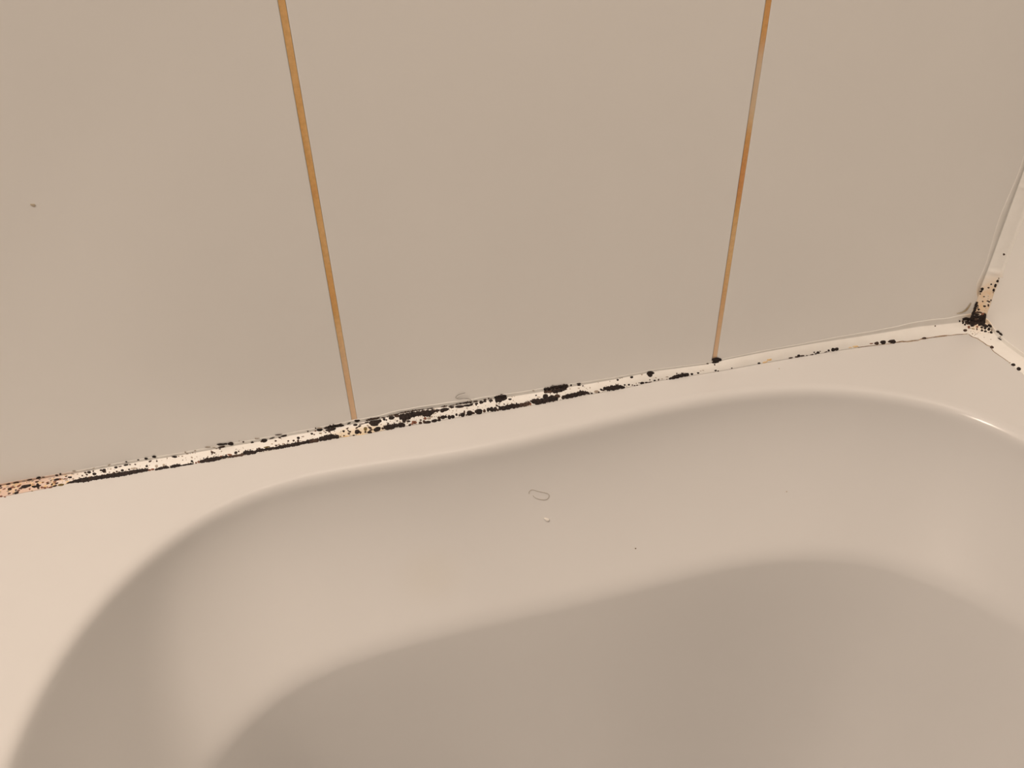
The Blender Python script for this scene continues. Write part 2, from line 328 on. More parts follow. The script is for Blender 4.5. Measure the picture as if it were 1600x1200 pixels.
('b','b',-423.513,0.122,0.723,-0.013,-0.165,-0.109),('b','k',-416.72,0.058,1.84,-0.006,-0.023,-0.113),('b','k',-413.54,0.061,1.092,-0.02,-0.149,-0.101),
('b','b',-413.301,0.222,1.092,-0.02,-0.134,-0.089),('b','k',-410.871,0.22,1.553,-0.004,-0.03,-0.124),('b','k',-408.802,0.224,0.73,-0.013,-0.148,-0.099),
('b','k',-406.668,0.142,1.024,-0.019,-0.208,-0.141),('b','k',-404.41,0.142,1.245,-0.024,-0.184,-0.125),('b','k',-401.616,0.249,0.734,-0.014,-0.127,-0.085),
('b','b',-399.856,0.163,0.514,-0.01,-0.125,-0.085),('b','k',-397.588,0.164,1.545,-0.03,-0.221,-0.15),('b','b',-396.194,0.337,0.515,-0.01,-0.2,-0.131),
('b','k',-392.791,0.204,1.919,-0.037,-0.272,-0.184),('b','b',-390.575,0.161,0.739,-0.015,-0.129,-0.088),('b','b',-395.223,0.096,0.516,-0.01,-0.075,-0.052),
('b','k',-408.885,0.768,2.97,-0.001,-0.057,-0.123),('b','k',-410.554,0.664,1.093,-0.019,-0.139,-0.085),('b','k',-403.619,0.883,1.485,-0.009,-0.069,-0.072),
('b','k',-398.592,0.843,2.788,-0.024,-0.114,-0.102),('b','k',-393.669,0.842,2.238,-0.02,-0.098,-0.086),('b','k',-390.766,0.873,1.5,0.041,0.097,-0.095),
('b','b',-404.84,0.94,1.098,-0.018,-0.106,-0.063),('b','g',-415.158,0.592,0.509,-0.009,-0.066,-0.041),('b','b',-413.865,0.698,0.509,-0.009,-0.124,-0.076),
('b','g',-403.546,0.585,0.366,-0.007,-0.056,-0.035),('b','g',-393.845,0.625,0.515,-0.01,-0.06,-0.037),('b','g',-418.084,0.391,0.725,-0.013,-0.087,-0.056),
('b','k',-386.658,0.199,2.363,-0.048,-0.294,-0.196),('b','b',-382.876,0.181,0.889,-0.018,-0.18,-0.119),('b','b',-389.971,0.143,0.665,-0.013,-0.09,-0.062),
('b','k',-380.13,0.23,1.04,-0.019,-0.21,-0.136),('b','k',-377.873,0.206,1.265,-0.023,-0.276,-0.178),('b','k',-375.434,0.175,1.118,-0.02,-0.25,-0.161),
('b','b',-373.851,0.081,0.671,-0.012,-0.13,-0.084),('b','b',-374.054,0.436,0.521,-0.01,-0.132,-0.078),('b','k',-373.196,0.375,1.148,-0.11,-0.248,-0.034),
('b','k',-368.835,0.451,0.38,-0.054,-0.298,-0.029),('b','k',-362.737,0.052,0.938,-0.017,-0.121,-0.076),('b','k',-360.38,0.074,0.942,-0.018,-0.123,-0.076),
('b','b',-366.212,0.05,0.936,-0.017,-0.1,-0.063),('b','r',-351.313,0.141,0.758,-0.015,-0.177,-0.108),('b','b',-350.757,0.355,0.529,-0.01,-0.108,-0.062),
('b','k',-387.067,0.88,1.094,-0.031,-0.132,-0.075),('b','k',-387.454,0.769,0.511,-0.014,-0.097,-0.056),('b','k',-383.758,0.908,1.388,-0.039,-0.215,-0.118),
('b','k',-381.247,0.917,1.036,-0.02,-0.134,-0.073),('b','b',-381.058,1.078,0.944,0.003,0.065,-0.066),('b','b',-387.566,1.111,1.514,-0.027,0.01,-0.047),
('b','b',-378.549,1.125,0.533,-0.01,-0.022,-0.056),('b','b',-377.038,1.059,0.687,-0.013,-0.014,-0.037),('b','k',-377.246,0.902,1.261,-0.024,-0.172,-0.091),
('b','k',-364.262,0.773,1.133,-0.014,-0.098,-0.065),('b','g',-362.492,0.941,0.374,-0.007,-0.075,-0.037),('b','k',-346.094,0.746,0.527,-0.01,-0.117,-0.057),
('b','g',-347.508,1.21,0.705,-0.013,-0.003,-0.047),('b','b',-393.958,0.634,0.442,-0.008,-0.06,-0.037),('b','g',-344.319,0.557,0.755,-0.014,-0.071,-0.037),
('b','k',-377.668,0.779,0.371,-0.007,-0.067,-0.036),('b','k',-339.984,0.537,1.7,-0.033,-0.36,-0.181),('b','b',-331.935,0.39,1.921,-0.043,-0.248,-0.135),
('b','k',-333.297,0.707,0.684,-0.015,-0.12,-0.056),('b','k',-320.932,1.138,0.562,-0.011,0.017,-0.076),('b','k',-315.339,1.168,1.446,-0.02,0.038,-0.052),
('b','k',-315.3,1.035,1.207,-0.017,0.038,-0.053),('b','k',-312.613,0.876,0.461,-0.01,-0.126,-0.062),('b','g',-321.909,0.807,0.459,-0.01,-0.083,-0.04),
('b','g',-315.856,0.72,0.694,-0.016,-0.078,-0.041),('b','k',-315.294,0.472,0.545,-0.013,-0.115,-0.069),('b','k',-319.349,0.341,0.78,-0.018,-0.121,-0.076),
('b','k',-307.613,0.081,0.784,-0.016,-0.088,-0.068),('b','g',-304.09,0.157,1.373,-0.029,-0.161,-0.121),('b','b',-302.582,0.076,0.708,-0.015,-0.1,-0.077),
('b','k',-300.324,0.252,0.916,-0.078,-0.365,-0.065),('b','b',-299.015,0.176,0.787,-0.016,-0.091,-0.067),('b','k',-287.423,0.867,0.703,-0.017,-0.182,-0.086),
('b','g',-285.593,1.011,0.414,-0.008,0.023,-0.038),('b','g',-284.073,1.002,0.413,-0.01,0.018,-0.039),('b','k',-283.246,0.292,0.647,-0.017,-0.089,-0.07),
('b','b',-288.23,0.443,0.478,-0.012,-0.064,-0.039),('b','g',-308.043,0.598,0.309,-0.007,-0.146,-0.081),('b','g',-293.141,0.867,0.31,-0.007,-0.087,-0.04),
('b','g',-281.942,0.155,0.409,-0.011,-0.043,-0.04),('b','k',-277.17,0.867,0.982,-0.026,-0.19,-0.103),('b','g',-269.58,0.911,0.634,-0.016,-0.086,-0.052),
('b','k',-263.383,0.9,2.656,-0.056,-0.198,-0.166),('b','k',-263.81,0.745,1.694,-0.044,-0.236,-0.177),('b','k',-280.195,0.231,0.734,-0.019,-0.082,-0.076),
('b','b',-277.68,0.138,0.577,-0.016,-0.047,-0.051),('b','b',-276.069,0.041,0.664,-0.018,-0.041,-0.052),('b','b',-274.175,0.015,0.667,-0.019,-0.038,-0.052),
('b','g',-274.657,0.214,0.412,-0.011,-0.036,-0.041),('b','k',-270.274,0.132,1.421,-0.039,-0.065,-0.106),('b','k',-272.342,0.205,0.829,-0.023,-0.024,-0.031),
('b','k',-267.104,0.087,1.18,-0.033,-0.029,-0.065),('b','b',-264.555,0.042,1.676,-0.002,0.057,-0.045),('b','k',-264.373,0.275,0.418,-0.012,-0.029,-0.054),
('b','k',-260.795,0.119,0.905,-0.02,-0.015,-0.067),('b','b',-257.896,0.128,0.577,-0.012,-0.021,-0.088),('b','g',-255.316,0.156,0.826,-0.017,-0.009,-0.033),
('b','g',-259.797,0.363,0.572,-0.013,-0.024,-0.043),('b','g',-251.527,0.272,1.033,-0.021,-0.02,-0.044),('b','b',-251.686,0.044,0.414,-0.009,-0.01,-0.044),
('b','k',-240.336,0.423,0.579,-0.012,-0.048,-0.056),('b','b',-244.088,0.458,0.495,-0.01,-0.049,-0.055),('b','k',-232.999,0.173,0.919,-0.02,-0.054,-0.104),
('b','k',-228.253,0.188,0.753,-0.016,-0.051,-0.088),('b','g',-226.228,0.353,0.584,-0.013,-0.031,-0.035),('b','g',-224.286,0.383,0.751,-0.016,-0.034,-0.036),
('b','k',-213.56,1.195,3.123,-0.058,0.352,-0.18),('b','k',-211.567,1.134,1.938,-0.051,0.192,-0.139),('b','k',-215.057,0.967,1.626,-0.035,-0.135,-0.099),
('b','k',-213.964,1.025,2.289,-0.061,0.202,-0.149),('b','b',-220.196,1.027,0.789,-0.021,0.064,-0.05),('b','b',-215.131,0.74,0.486,-0.014,-0.129,-0.076),
('b','k',-215.047,0.143,0.842,-0.019,-0.041,-0.078),('b','b',-213.173,0.057,0.676,-0.014,-0.025,-0.055),('b','b',-202.563,0.091,0.609,-0.014,-0.015,-0.052),
('b','k',-181.165,0.074,1.146,-0.023,0.02,-0.073),('b','or',-176.337,0.08,1.904,0.022,0.183,-0.073),('b','or',-172.862,0.239,1.697,0.018,0.146,-0.061),
('b','or',-173.22,0.214,1.767,-0.035,0.014,-0.071),('b','b',-156.118,0.076,1.536,0.001,0.123,-0.061),('b','k',-149.672,0.139,1.174,-0.022,0.052,-0.11),
('b','b',-151.43,0.073,1.355,-0.025,0.032,-0.06),('b','b',-146.961,0.088,1.797,-0.016,0.08,-0.061),('b','b',-143.252,0.043,0.728,-0.014,0.024,-0.04),
('b','b',-139.066,0.049,1.332,0.001,0.111,-0.051),('b','k',-137.36,0.221,0.637,-0.012,0.021,-0.05),('b','k',-134.236,0.134,1.281,-0.024,0.058,-0.101),
('b','k',-136.137,0.06,0.915,-0.017,0.033,-0.05),('b','b',-132.611,0.219,0.548,-0.01,0.018,-0.04),('b','b',-127.764,0.079,1.22,0.014,0.121,-0.041),
('b','k',-125.632,0.165,0.827,-0.015,0.051,-0.092),('b','k',-121.9,0.172,1.659,-0.031,0.079,-0.144),('b','k',-119.18,0.174,1.539,-0.026,0.069,-0.134),
('b','or',-104.08,0.151,2.24,-0.002,0.105,-0.072),('b','or',-108.139,0.127,1.361,-0.022,0.015,-0.041),('b','r',-91.297,0.22,1.251,-0.006,0.021,-0.048),
('b','b',-87.043,0.183,1.697,-0.024,-0.06,-0.122),('b','k',-81.861,0.19,2.054,-0.029,-0.114,-0.157),('b','k',-74.344,0.147,2.604,-0.036,-0.149,-0.152),
('b','b',-77.124,0.185,0.892,-0.012,-0.059,-0.063),('b','b',-48.485,0.064,1.596,-0.007,-0.067,-0.082),('b','b',-36.41,0.91,0.56,-0.006,-0.278,-0.056),
('b','k',-15.099,1.138,0.62,-0.01,0.257,-0.073),('c','k',7.136,-0.347,-0.225,0.275,-1.319,0.058),('c','b',5.217,-0.523,-0.157,0.093,-1.153,0.041),
('b','k',-12.156,0.9,0.779,-0.014,-0.59,-0.083),('b','k',-11.593,0.738,0.784,-0.014,-0.492,-0.072),('b','b',-9.227,0.798,1.086,-0.019,-0.637,-0.091),
('b','b',-14.067,0.292,1.379,-0.015,-0.471,-0.092),('b','r',-9.666,0.487,1.151,-0.019,-0.572,-0.093),('s','k',-5.444,0.475,-0.959,0.058,-1.001,-0.051),
('s','b',-5.769,0.625,-0.659,0.042,-0.937,-0.047),('s','r',-8.88,0.558,-0.531,0.033,-0.642,-0.032),('s','o',-8.406,0.355,-1.152,0.03,-0.283,-0.021),
('s','b',-10.556,0.458,-0.325,0.02,-0.806,-0.041),('s','o',-11.972,0.143,-0.272,0.017,-0.332,-0.017),('c','k',5.204,0.032,0.572,0.143,-1.984,0.058),
('c','k',8.379,0.216,0.673,0.177,-1.761,0.052),('s','k',-2.598,0.557,-1.352,0.084,-1.63,-0.082),('c','k',7.905,0.842,0.568,0.227,-2.735,0.078),
('c','k',10.605,0.95,0.251,0.104,-2.493,0.073),('c','r',13.039,0.764,0.296,0.113,-1.068,0.033),('c','b',12.357,0.974,0.136,0.056,-0.722,0.021),
('c','k',11.658,0.384,0.539,0.158,-0.772,0.027),('c','b',12.421,0.198,0.463,0.123,-0.839,0.031),('c','b',13.857,0.544,0.327,0.107,-0.651,0.022),
('c','k',15.855,0.354,0.228,0.065,-0.759,0.028),('c','b',7.69,0.431,0.475,0.141,-1.337,0.039),('s','k',-8.165,0.7,-0.514,0.034,-0.944,-0.048),
('c','k',6.305,0.316,0.516,0.141,-1.775,0.052),('b','k',-7.765,0.9,2.601,-0.046,-1.19,-0.166),('s','k',-3.021,0.505,-1.095,0.067,-1.151,-0.058),
('s','k',-4.325,0.668,-1.44,0.094,-1.706,-0.086),('c','k',6.406,0.564,0.591,0.193,-1.622,0.047),('s','k',-6.386,0.804,-1.139,0.077,-1.829,-0.092),
('c','k',10.439,0.694,0.519,0.191,-1.604,0.05),('s','k',-7.291,0.983,-1.191,0.083,-2.333,-0.118),('c','b',13.67,0.413,0.431,0.128,-0.77,0.027),
('s','k',-8.721,0.821,-1.128,0.077,-1.247,-0.063),('c','k',6.962,-0.243,-0.434,0.259,-1.149,0.041),('c','k',12.773,0.848,0.309,0.123,-1.254,0.038),
('c','k',11.738,0.144,0.534,0.14,-1.172,0.044),('c','k',9.589,0.414,0.596,0.176,-1.243,0.036),('s','k',-8.694,0.763,-0.633,0.043,-0.952,-0.048),
('s','k',-11.354,0.675,-0.465,0.045,-0.701,-0.032),('s','k',-11.032,0.839,-0.787,0.085,-0.947,-0.041),('s','k',-12.361,0.901,-0.516,0.062,-0.833,-0.036),
('s','k',-13.931,1.126,-1.837,0.089,0.154,-0.099),('s','k',-13.147,0.775,-0.494,0.057,-0.781,-0.035),('s','k',-14.978,0.908,-0.9,0.015,-0.601,-0.092),
('s','k',-13.638,0.584,-0.418,0.042,-0.723,-0.034),('s','k',-15.409,0.682,-0.437,0.052,-0.709,-0.039),('s','k',-17.953,0.891,-0.424,0.074,-0.791,-0.042),
('s','g',-16.609,1.027,-0.636,0.063,-0.35,-0.063),('s','k',-22.083,1.369,-1.434,0.071,-0.021,-0.08),('s','k',-24.995,1.416,-1.845,0.033,0.177,-0.077),
('s','k',-25.683,1.034,-1.645,0.044,0.07,-0.048),('s','g',-25.513,1.191,-0.618,0.048,-0.14,-0.028),('s','b',-30.094,0.068,-0.76,0.097,-1.234,-0.063),
('s','k',-53.174,0.079,-0.66,0.08,-1.196,-0.073),('s','k',-58.556,0.092,-0.686,0.083,-1.399,-0.084),('s','g',-50.162,0.032,-0.404,0.049,-0.438,-0.027),
('c','b',43.273,0.949,0.06,0.035,-0.54,0.011),('c','k',41.122,0.91,0.163,0.083,-0.966,0.019),('c','k',37.351,0.889,-0.256,0.079,-1.401,-0.003),
('c','k',33.534,0.913,0.157,0.08,-1.113,0.038),('c','b',31.535,0.946,0.064,0.034,-0.519,0.018),('c','k',37.793,0.592,0.135,0.053,-0.577,0.019),
('c','b',34.679,0.515,0.159,0.06,-0.578,0.019),('c','k',32.45,0.146,0.309,0.095,-1.129,0.037),('c','k',30.279,0.104,0.72,0.085,-0.639,0.038),
('c','b',28.259,0.11,0.177,0.051,-0.506,0.011),('c','b',26.92,0.412,0.197,0.064,-0.416,0.01),('c','g',27.97,0.69,0.098,0.042,-0.248,0.006),
('c','b',22.91,0.42,0.17,0.051,-0.499,0.012),('c','b',24.167,0.746,0.177,0.071,-0.496,0.012),('c','k',23.872,0.858,0.166,0.07,-0.575,0.014),
('c','k',25.313,0.959,0.122,0.056,-0.654,0.016),('c','k',19.552,0.65,0.264,0.091,-0.658,0.023),('c','b',20.944,0.879,0.147,0.056,-1.012,0.031),
('c','k',15.771,0.36,0.216,0.062,-0.643,0.024),('c','b',61.638,0.767,0.101,0.075,-0.719,0.025)]
STREAKS = [
('b','k',[(-642.102,0.063,-0.072,0.047),(-639.371,0.13,-0.121,0.092),(-635.833,0.158,-0.153,0.15),(-632.618,0.164,-0.145,0.186),(-629.908,0.132,-0.102,0.185)]),
('b','k',[(-633.131,0.146,-0.22,0.176),(-628.278,0.165,-0.172,0.161),(-623.469,0.15,-0.134,0.16),(-618.645,0.13,-0.121,0.171),(-613.809,0.101,-0.12,0.182),(-608.951,0.088,-0.128,0.168),(-604.068,0.094,-0.133,0.155),(-600.799,0.107,-0.083,0.143),(-597.542,0.075,-0.028,0.118),(-596.062,0.07,-0.021,0.07)]),
('b','k',[(-590.975,0.017,-0.104,0.08),(-587.64,0.069,-0.137,0.102),(-584.974,0.109,-0.043,0.114),(-583.669,0.053,0.113,0.064)]),
('b','k',[(-582.008,0.053,-0.09,0.078),(-579.677,0.073,-0.141,0.123)]),
('b','k',[(-582.133,0.081,-0.077,0.067),(-579.802,0.101,-0.083,0.112),(-576.819,0.082,-0.031,0.078)]),
('b','k',[(-576.175,0.046,-0.039,0.044),(-571.5,0.058,-0.037,0.061),(-569.181,0.032,-0.002,0.039)]),
('b','k',[(-564.453,0.108,-0.113,0.098),(-561.416,0.132,-0.113,0.13),(-558.054,0.127,-0.117,0.151),(-554.676,0.139,-0.132,0.14),(-551.289,0.151,-0.085,0.097),(-548.577,0.157,-0.078,0.097)]),
('b','b',[(-547.923,0.121,-0.033,0.065),(-544.532,0.112,-0.03,0.075),(-539.446,0.087,-0.06,0.086),(-538.051,0.123,-0.133,0.064)]),
('b','k',[(-538.1,0.217,0.033,0.142),(-535.221,0.175,0.026,0.152),(-531.141,0.131,0.015,0.108)]),
('b','k',[(-530.4,0.2,-0.051,0.099),(-528.341,0.192,-0.042,0.11),(-525.942,0.175,-0.023,0.088)]),
('b','k',[(-525.07,0.185,0.002,0.099),(-522.504,0.155,-0.022,0.1),(-519.566,0.148,-0.043,0.1)]),
('b','k',[(-518.891,0.13,-0.075,0.089),(-515.922,0.145,-0.058,0.123),(-512.46,0.123,-0.016,0.113)]),
('b','k',[(-511.758,0.128,-0.042,0.102),(-508.966,0.125,-0.029,0.125),(-505.484,0.104,-0.061,0.138),(-501.945,0.128,-0.056,0.105),(-499.488,0.12,-0.02,0.106)]),
('b','b',[(-498.786,0.117,-0.041,0.106),(-495.245,0.129,-0.045,0.153),(-492.238,0.13,-0.027,0.141)]),
('b','k',[(-491.027,0.167,-0.089,0.142),(-487.266,0.199,-0.114,0.201),(-484.04,0.219,-0.089,0.202),(-482.251,0.225,-0.055,0.166)]),
('b','k',[(-482.026,0.172,0.161,0.14),(-480.568,0.137,0.176,0.15),(-479.35,0.109,0.136,0.115)]),
('b','k',[(-499.009,0.139,-0.022,0.142),(-495.838,0.136,-0.037,0.142),(-492.287,0.149,-0.043,0.118)]),
('b','k',[(-486.691,1.109,-0.045,0.056),(-483.756,1.157,-0.008,0.091),(-480.205,1.131,0.041,0.082),(-477.359,1.104,0.082,0.09),(-475.269,1.051,0.071,0.049)]),
('b','b',[(-459.942,1.125,-0.012,0.032),(-456.648,1.138,-0.015,0.06),(-451.904,1.121,-0.008,0.041)]),
('b','k',[(-449.379,0.209,-0.0,0.085),(-447.19,0.199,0.125,0.178),(-445.055,0.148,-0.038,0.166),(-442.413,0.191,-0.121,0.133),(-440.956,0.18,0.038,0.111)]),
('b','k',[(-440.022,0.189,0.107,0.109),(-438.04,0.162,0.377,0.171),(-436.595,0.096,0.279,0.072)]),
('b','k',[(-438.24,0.753,0.54,0.168),(-436.158,0.669,0.231,0.23),(-433.538,0.696,-0.224,0.21),(-430.494,0.753,-0.097,0.172),(-426.787,0.757,0.042,0.153),(-423.838,0.746,0.193,0.152),(-421.334,0.686,0.349,0.224),(-418.766,0.665,-0.176,0.206),(-416.374,0.762,-0.133,0.104),(-412.578,0.799,-0.013,0.043)]),
('b','b',[(-446.368,1.044,-0.01,0.023),(-442.682,1.012,-0.025,0.032),(-438.95,1.016,-0.031,0.028)]),
('b','b',[(-437.788,1.056,-0.005,0.023),(-430.044,1.054,-0.008,0.025),(-422.626,1.057,-0.008,0.021)]),
('b','b',[(-420.044,1.037,-0.006,0.021),(-416.69,1.042,-0.009,0.025)]),
('b','b',[(-410.334,1.049,-0.013,0.023),(-407.327,1.06,-0.019,0.033)]),
('b','b',[(-404.704,1.049,-0.01,0.021),(-402.067,1.052,-0.009,0.019)]),
('b','k',[(-400.527,1.102,-0.015,0.019),(-396.357,1.127,-0.022,0.033),(-393.329,1.124,-0.023,0.051),(-390.293,1.121,-0.014,0.028)]),
('b','k',[(-372.504,0.208,0.281,0.126),(-369.923,0.139,0.101,0.15),(-366.796,0.17,-0.144,0.171),(-363.626,0.222,0.039,0.151),(-360.622,0.166,0.144,0.14),(-359.06,0.172,-0.016,0.13)]),
('b','b',[(-358.292,0.166,0.021,0.13),(-353.619,0.164,-0.112,0.141),(-351.926,0.242,-0.381,0.112)]),
('b','k',[(-349.811,0.337,0.259,0.085),(-347.232,0.241,0.484,0.216),(-345.505,0.222,0.229,0.21)]),
('b','k',[(-374.129,1.126,-0.11,0.07),(-372.197,1.146,-0.099,0.108),(-369.118,1.127,-0.065,0.113),(-366.801,1.116,-0.054,0.08)]),
('b','k',[(-373.776,0.846,0.051,0.162),(-371.366,0.856,0.013,0.174),(-368.6,0.889,-0.028,0.128),(-366.524,0.921,-0.027,0.081)]),
('b','k',[(-345.818,0.23,0.255,0.21),(-342.185,0.189,-0.008,0.187),(-338.926,0.265,-0.167,0.185),(-335.714,0.29,0.169,0.221),(-332.248,0.212,0.264,0.154)]),
('b','k',[(-328.691,0.177,-0.107,0.09),(-326.215,0.213,-0.076,0.15),(-323.807,0.204,0.008,0.175),(-320.577,0.199,-0.012,0.167)]),
('b','k',[(-320.151,0.213,-0.047,0.167),(-317.304,0.218,-0.077,0.17),(-314.027,0.239,0.022,0.173),(-310.874,0.198,0.22,0.108),(-309.408,0.093,0.147,0.032)]),
('b','k',[(-298.384,0.336,0.232,0.095),(-296.648,0.275,0.209,0.145),(-293.856,0.242,0.106,0.182),(-290.629,0.225,0.02,0.194),(-287.311,0.218,0.17,0.159),(-283.918,0.08,0.18,0.084)]),
('b','k',[(-339.782,1.176,-0.101,0.09),(-337.415,1.166,-0.142,0.105),(-334.847,1.171,-0.158,0.1)]),
('b','k',[(-334.651,1.2,-0.115,0.105),(-331.482,1.183,-0.137,0.11),(-327.512,1.175,-0.17,0.105),(-323.735,1.194,-0.155,0.081)]),
('b','b',[(-339.758,0.921,0.11,0.087),(-337.421,0.907,0.153,0.12),(-334.881,0.891,0.131,0.106)]),
('b','k',[(-334.341,0.92,0.268,0.12),(-331.386,0.855,0.225,0.183),(-327.756,0.877,-0.018,0.163),(-324.803,0.951,-0.247,0.118),(-323.591,1.073,-0.374,0.048)]),
('b','k',[(-249.731,0.042,-0.136,0.069),(-247.005,0.097,-0.276,0.139),(-244.477,0.157,-0.285,0.183),(-241.535,0.181,-0.174,0.157),(-238.586,0.205,-0.078,0.144),(-235.658,0.172,-0.005,0.144)]),
('b','c',[(-102.241,0.06,-0.032,0.023),(-93.341,0.056,-0.021,0.022),(-84.416,0.029,-0.009,0.019),(-77.267,0.004,-0.015,0.023),(-71.81,0.044,-0.027,0.029),(-66.797,0.057,0.027,0.048),(-62.232,-0.054,0.319,0.048),(-57.949,-0.028,0.326,0.052),(-54.236,-0.084,0.193,0.034),(-51.294,0.037,-0.061,0.032),(-48.537,0.036,0.006,0.054),(-45.757,0.043,-0.001,0.029),(-41.556,0.063,0.018,0.021),(-35.612,0.03,0.048,0.03),(-29.643,0.01,0.048,0.026)]),
('c','k',[(20.715,0.012,0.093,0.102),(17.387,0.066,0.061,0.109),(13.748,0.108,-0.036,0.097),(10.425,0.114,-0.063,0.095),(8.519,0.125,0.014,0.075)]),
('b','c',[(-40.092,0.063,0.017,0.025),(-35.438,0.069,0.035,0.03),(-30.806,0.062,0.061,0.026),(-26.913,0.012,0.048,0.021),(-21.889,0.053,0.059,0.021),(-16.271,0.014,0.083,0.021),(-13.621,0.011,0.092,0.025)]),
('b','t',[(-20.325,1.845,-0.14,0.025),(-15.583,1.892,-0.276,0.041),(-12.721,2.039,-0.571,0.053),(-11.349,2.33,-0.528,0.035),(-10.587,2.653,-0.321,0.019)]),
('s','c',[(-10.478,0.01,0.117,0.016),(-14.316,0.023,0.14,0.014),(-17.217,0.074,0.151,0.021),(-22.09,0.022,0.124,0.025),(-26.662,-0.053,0.297,0.044),(-28.724,0.031,0.323,0.028)]),
('s','c',[(-31.421,-0.033,0.166,0.024),(-37.241,-0.047,0.166,0.026),(-44.26,-0.0,0.12,0.017),(-49.113,0.035,0.113,0.015)])]
RIM_POLAR = [(18.6,306.9),(24.6,315.0),(30.8,321.2),(37.8,324.8),(45.5,322.5),(52.2,311.3),(58.7,293.7),(65.4,274.1),(73.3,258.5),(87.5,251.1),(102.4,262.3),(111.8,278.3),(120.3,296.4),(126.5,309.2),(131.6,317.3),(138.6,326.0),(143.2,330.3),(148.8,323.4)]
EDGE_POLAR = [(30.2,271.0),(38.3,266.5),(44.6,256.8),(51.7,238.5),(64.5,212.0),(81.8,194.4),(101.4,197.4),(113.7,213.2),(124.4,234.2),(133.7,254.2),(142.1,269.4),(150.6,273.3),(158.4,278.7)]

# ------------------------------------------------------------------ tiled walls
J = 3.3 * MM                       # joint width
Z_FLOOR = -0.56
Z_JOINTS = [-0.355, -0.005, 0.345, 0.695, 1.045, 1.395, 1.745]

def tile_slabs(us, zs, place):
    """bevelled tile slabs; place(u, depth, z) -> xyz, depth 0 = tile face"""
    V, F = [], []
    for i in range(len(us) - 1):
        for k in range(len(zs) - 1):
            a0, a1 = us[i] + J / 2, us[i + 1] - J / 2
            b0, b1 = zs[k] + J / 2, zs[k + 1] - J / 2
            rings = [(0.0, 0.0060), (0.0, 0.0007), (0.0002, 0.0002), (0.0006, 0.0)]
            base = len(V)
            for ins, dep in rings:
                for (u, z) in ((a0 + ins, b0 + ins), (a1 - ins, b0 + ins), (a1 - ins, b1 - ins), (a0 + ins, b1 - ins)):
                    V.append(place(u, dep, z))
            for r in range(len(rings) - 1):
                for q in range(4):
                    p, s = base + r * 4 + q, base + r * 4 + (q + 1) % 4
                    F.append((p, s, s + 4, p + 4))
            t = base + (len(rings) - 1) * 4
            F.append((t, t + 1, t + 2, t + 3))
    return V, F

def box(x0, x1, y0, y1, z0, z1):
    V = [(x, y, z) for z in (z0, z1) for y in (y0, y1) for x in (x0, x1)]
    F = [(0, 1, 3, 2), (4, 6, 7, 5), (0, 4, 5, 1), (2, 3, 7, 6), (0, 2, 6, 4), (1, 5, 7, 3)]
    return V, F

def flip_out(obj):
    import bmesh
    bm = bmesh.new(); bm.from_mesh(obj.data)
    bmesh.ops.recalc_face_normals(bm, faces=bm.faces)
    bm.to_mesh(obj.data); bm.free()

X_L = -2.9925                      # left end of the back wall
X_J = [round(-0.2150 - 0.2525 * i, 4) for i in range(10, -1, -1)]
us = [X_L] + X_J + [0.006 + J / 2]
zs = [Z_FLOOR - J / 2] + Z_JOINTS + [1.95]
V, F = tile_slabs(us, zs, lambda u, d, z: (u, d, z))
bv, bf_ = box(X_L, 0.06, 0.006, 0.06, Z_FLOOR, 1.95)
n0 = len(V); fm = [0] * len(F) + [1] * len(bf_)
V += bv; F += [tuple(i + n0 for i in f) for f in bf_]
wall_back = mesh_obj('wall_back', V, F, [M_TILE, M_PLASTER], smooth=False, face_mats=fm)
flip_out(wall_back)
tag(wall_back, 'back wall of large pale glossy tiles with two orange grout lines', 'wall', kind='structure')

def grout_strip(name, parent, axis, pos, lo, hi, place, mat):
    """one joint: a shallow concave strip between two rows of tiles"""
    V, F = [], []
    n = max(2, int((hi - lo) / 0.004))
    prof = [(-J / 2, 0.00022), (-J / 4, 0.00034), (0, 0.0004), (J / 4, 0.00034), (J / 2, 0.00022)]
    for i in range(n + 1):
        t = lo + (hi - lo) * i / n
        for (o, d) in prof:
            dd = d + random.uniform(-0.00006, 0.00006)
            V.append(place(pos + o, dd, t) if axis == 'z' else place(t, dd, pos + o))
    for i in range(n):
        for k in range(4):
            a = i * 5 + k
            F.append((a, a + 1, a + 6, a + 5))
    return mesh_obj(name, V, F, mat, parent)

pb = lambda u, d, z: (u, d, z)
for i, x in enumerate(X_J):
    g = grout_strip('grout_line', wall_back, 'z', x, Z_FLOOR, 1.95, pb, M_GROUT)
    if abs(x + 0.4675) < 1e-4: g['label'] = 'orange stained vertical grout line meeting the blackest stretch of sealant'
    if abs(x + 0.2150) < 1e-4: g['label'] = 'orange stained vertical grout line ending in a round black mold patch'
for z in Z_JOINTS:
    grout_strip('grout_line', wall_back, 'x', z, X_L, 0.006, pb, M_GROUT_CLEAN)

ysr = [-1.95, -1.7625, -1.51, -1.2575, -1.005, -0.7525, -0.50, -0.2475, 0.006 + J / 2]
pr = lambda u, d, z: (d, u, z)
V, F = tile_slabs(ysr, zs, pr)
bv, bf_ = box(0.006, 0.06, -1.95, 0.006, Z_FLOOR, 1.95)
n0 = len(V); fm = [0] * len(F) + [1] * len(bf_)
V += bv; F += [tuple(i + n0 for i in f) for f in bf_]
wall_right = mesh_obj('wall_right', V, F, [M_TILE, M_PLASTER], smooth=False, face_mats=fm)
flip_out(wall_right)
tag(wall_right, 'narrow slice of pale tiled wall at the right edge beyond the corner', 'wall', kind='structure')
for y in ysr[1:-1]:
    grout_strip('grout_line', wall_right, 'z', y, Z_FLOOR, 1.95, pr, M_GROUT)
for z in Z_JOINTS:
    grout_strip('grout_line', wall_right, 'x', z, -1.95, 0.006, pr, M_GROUT_CLEAN)

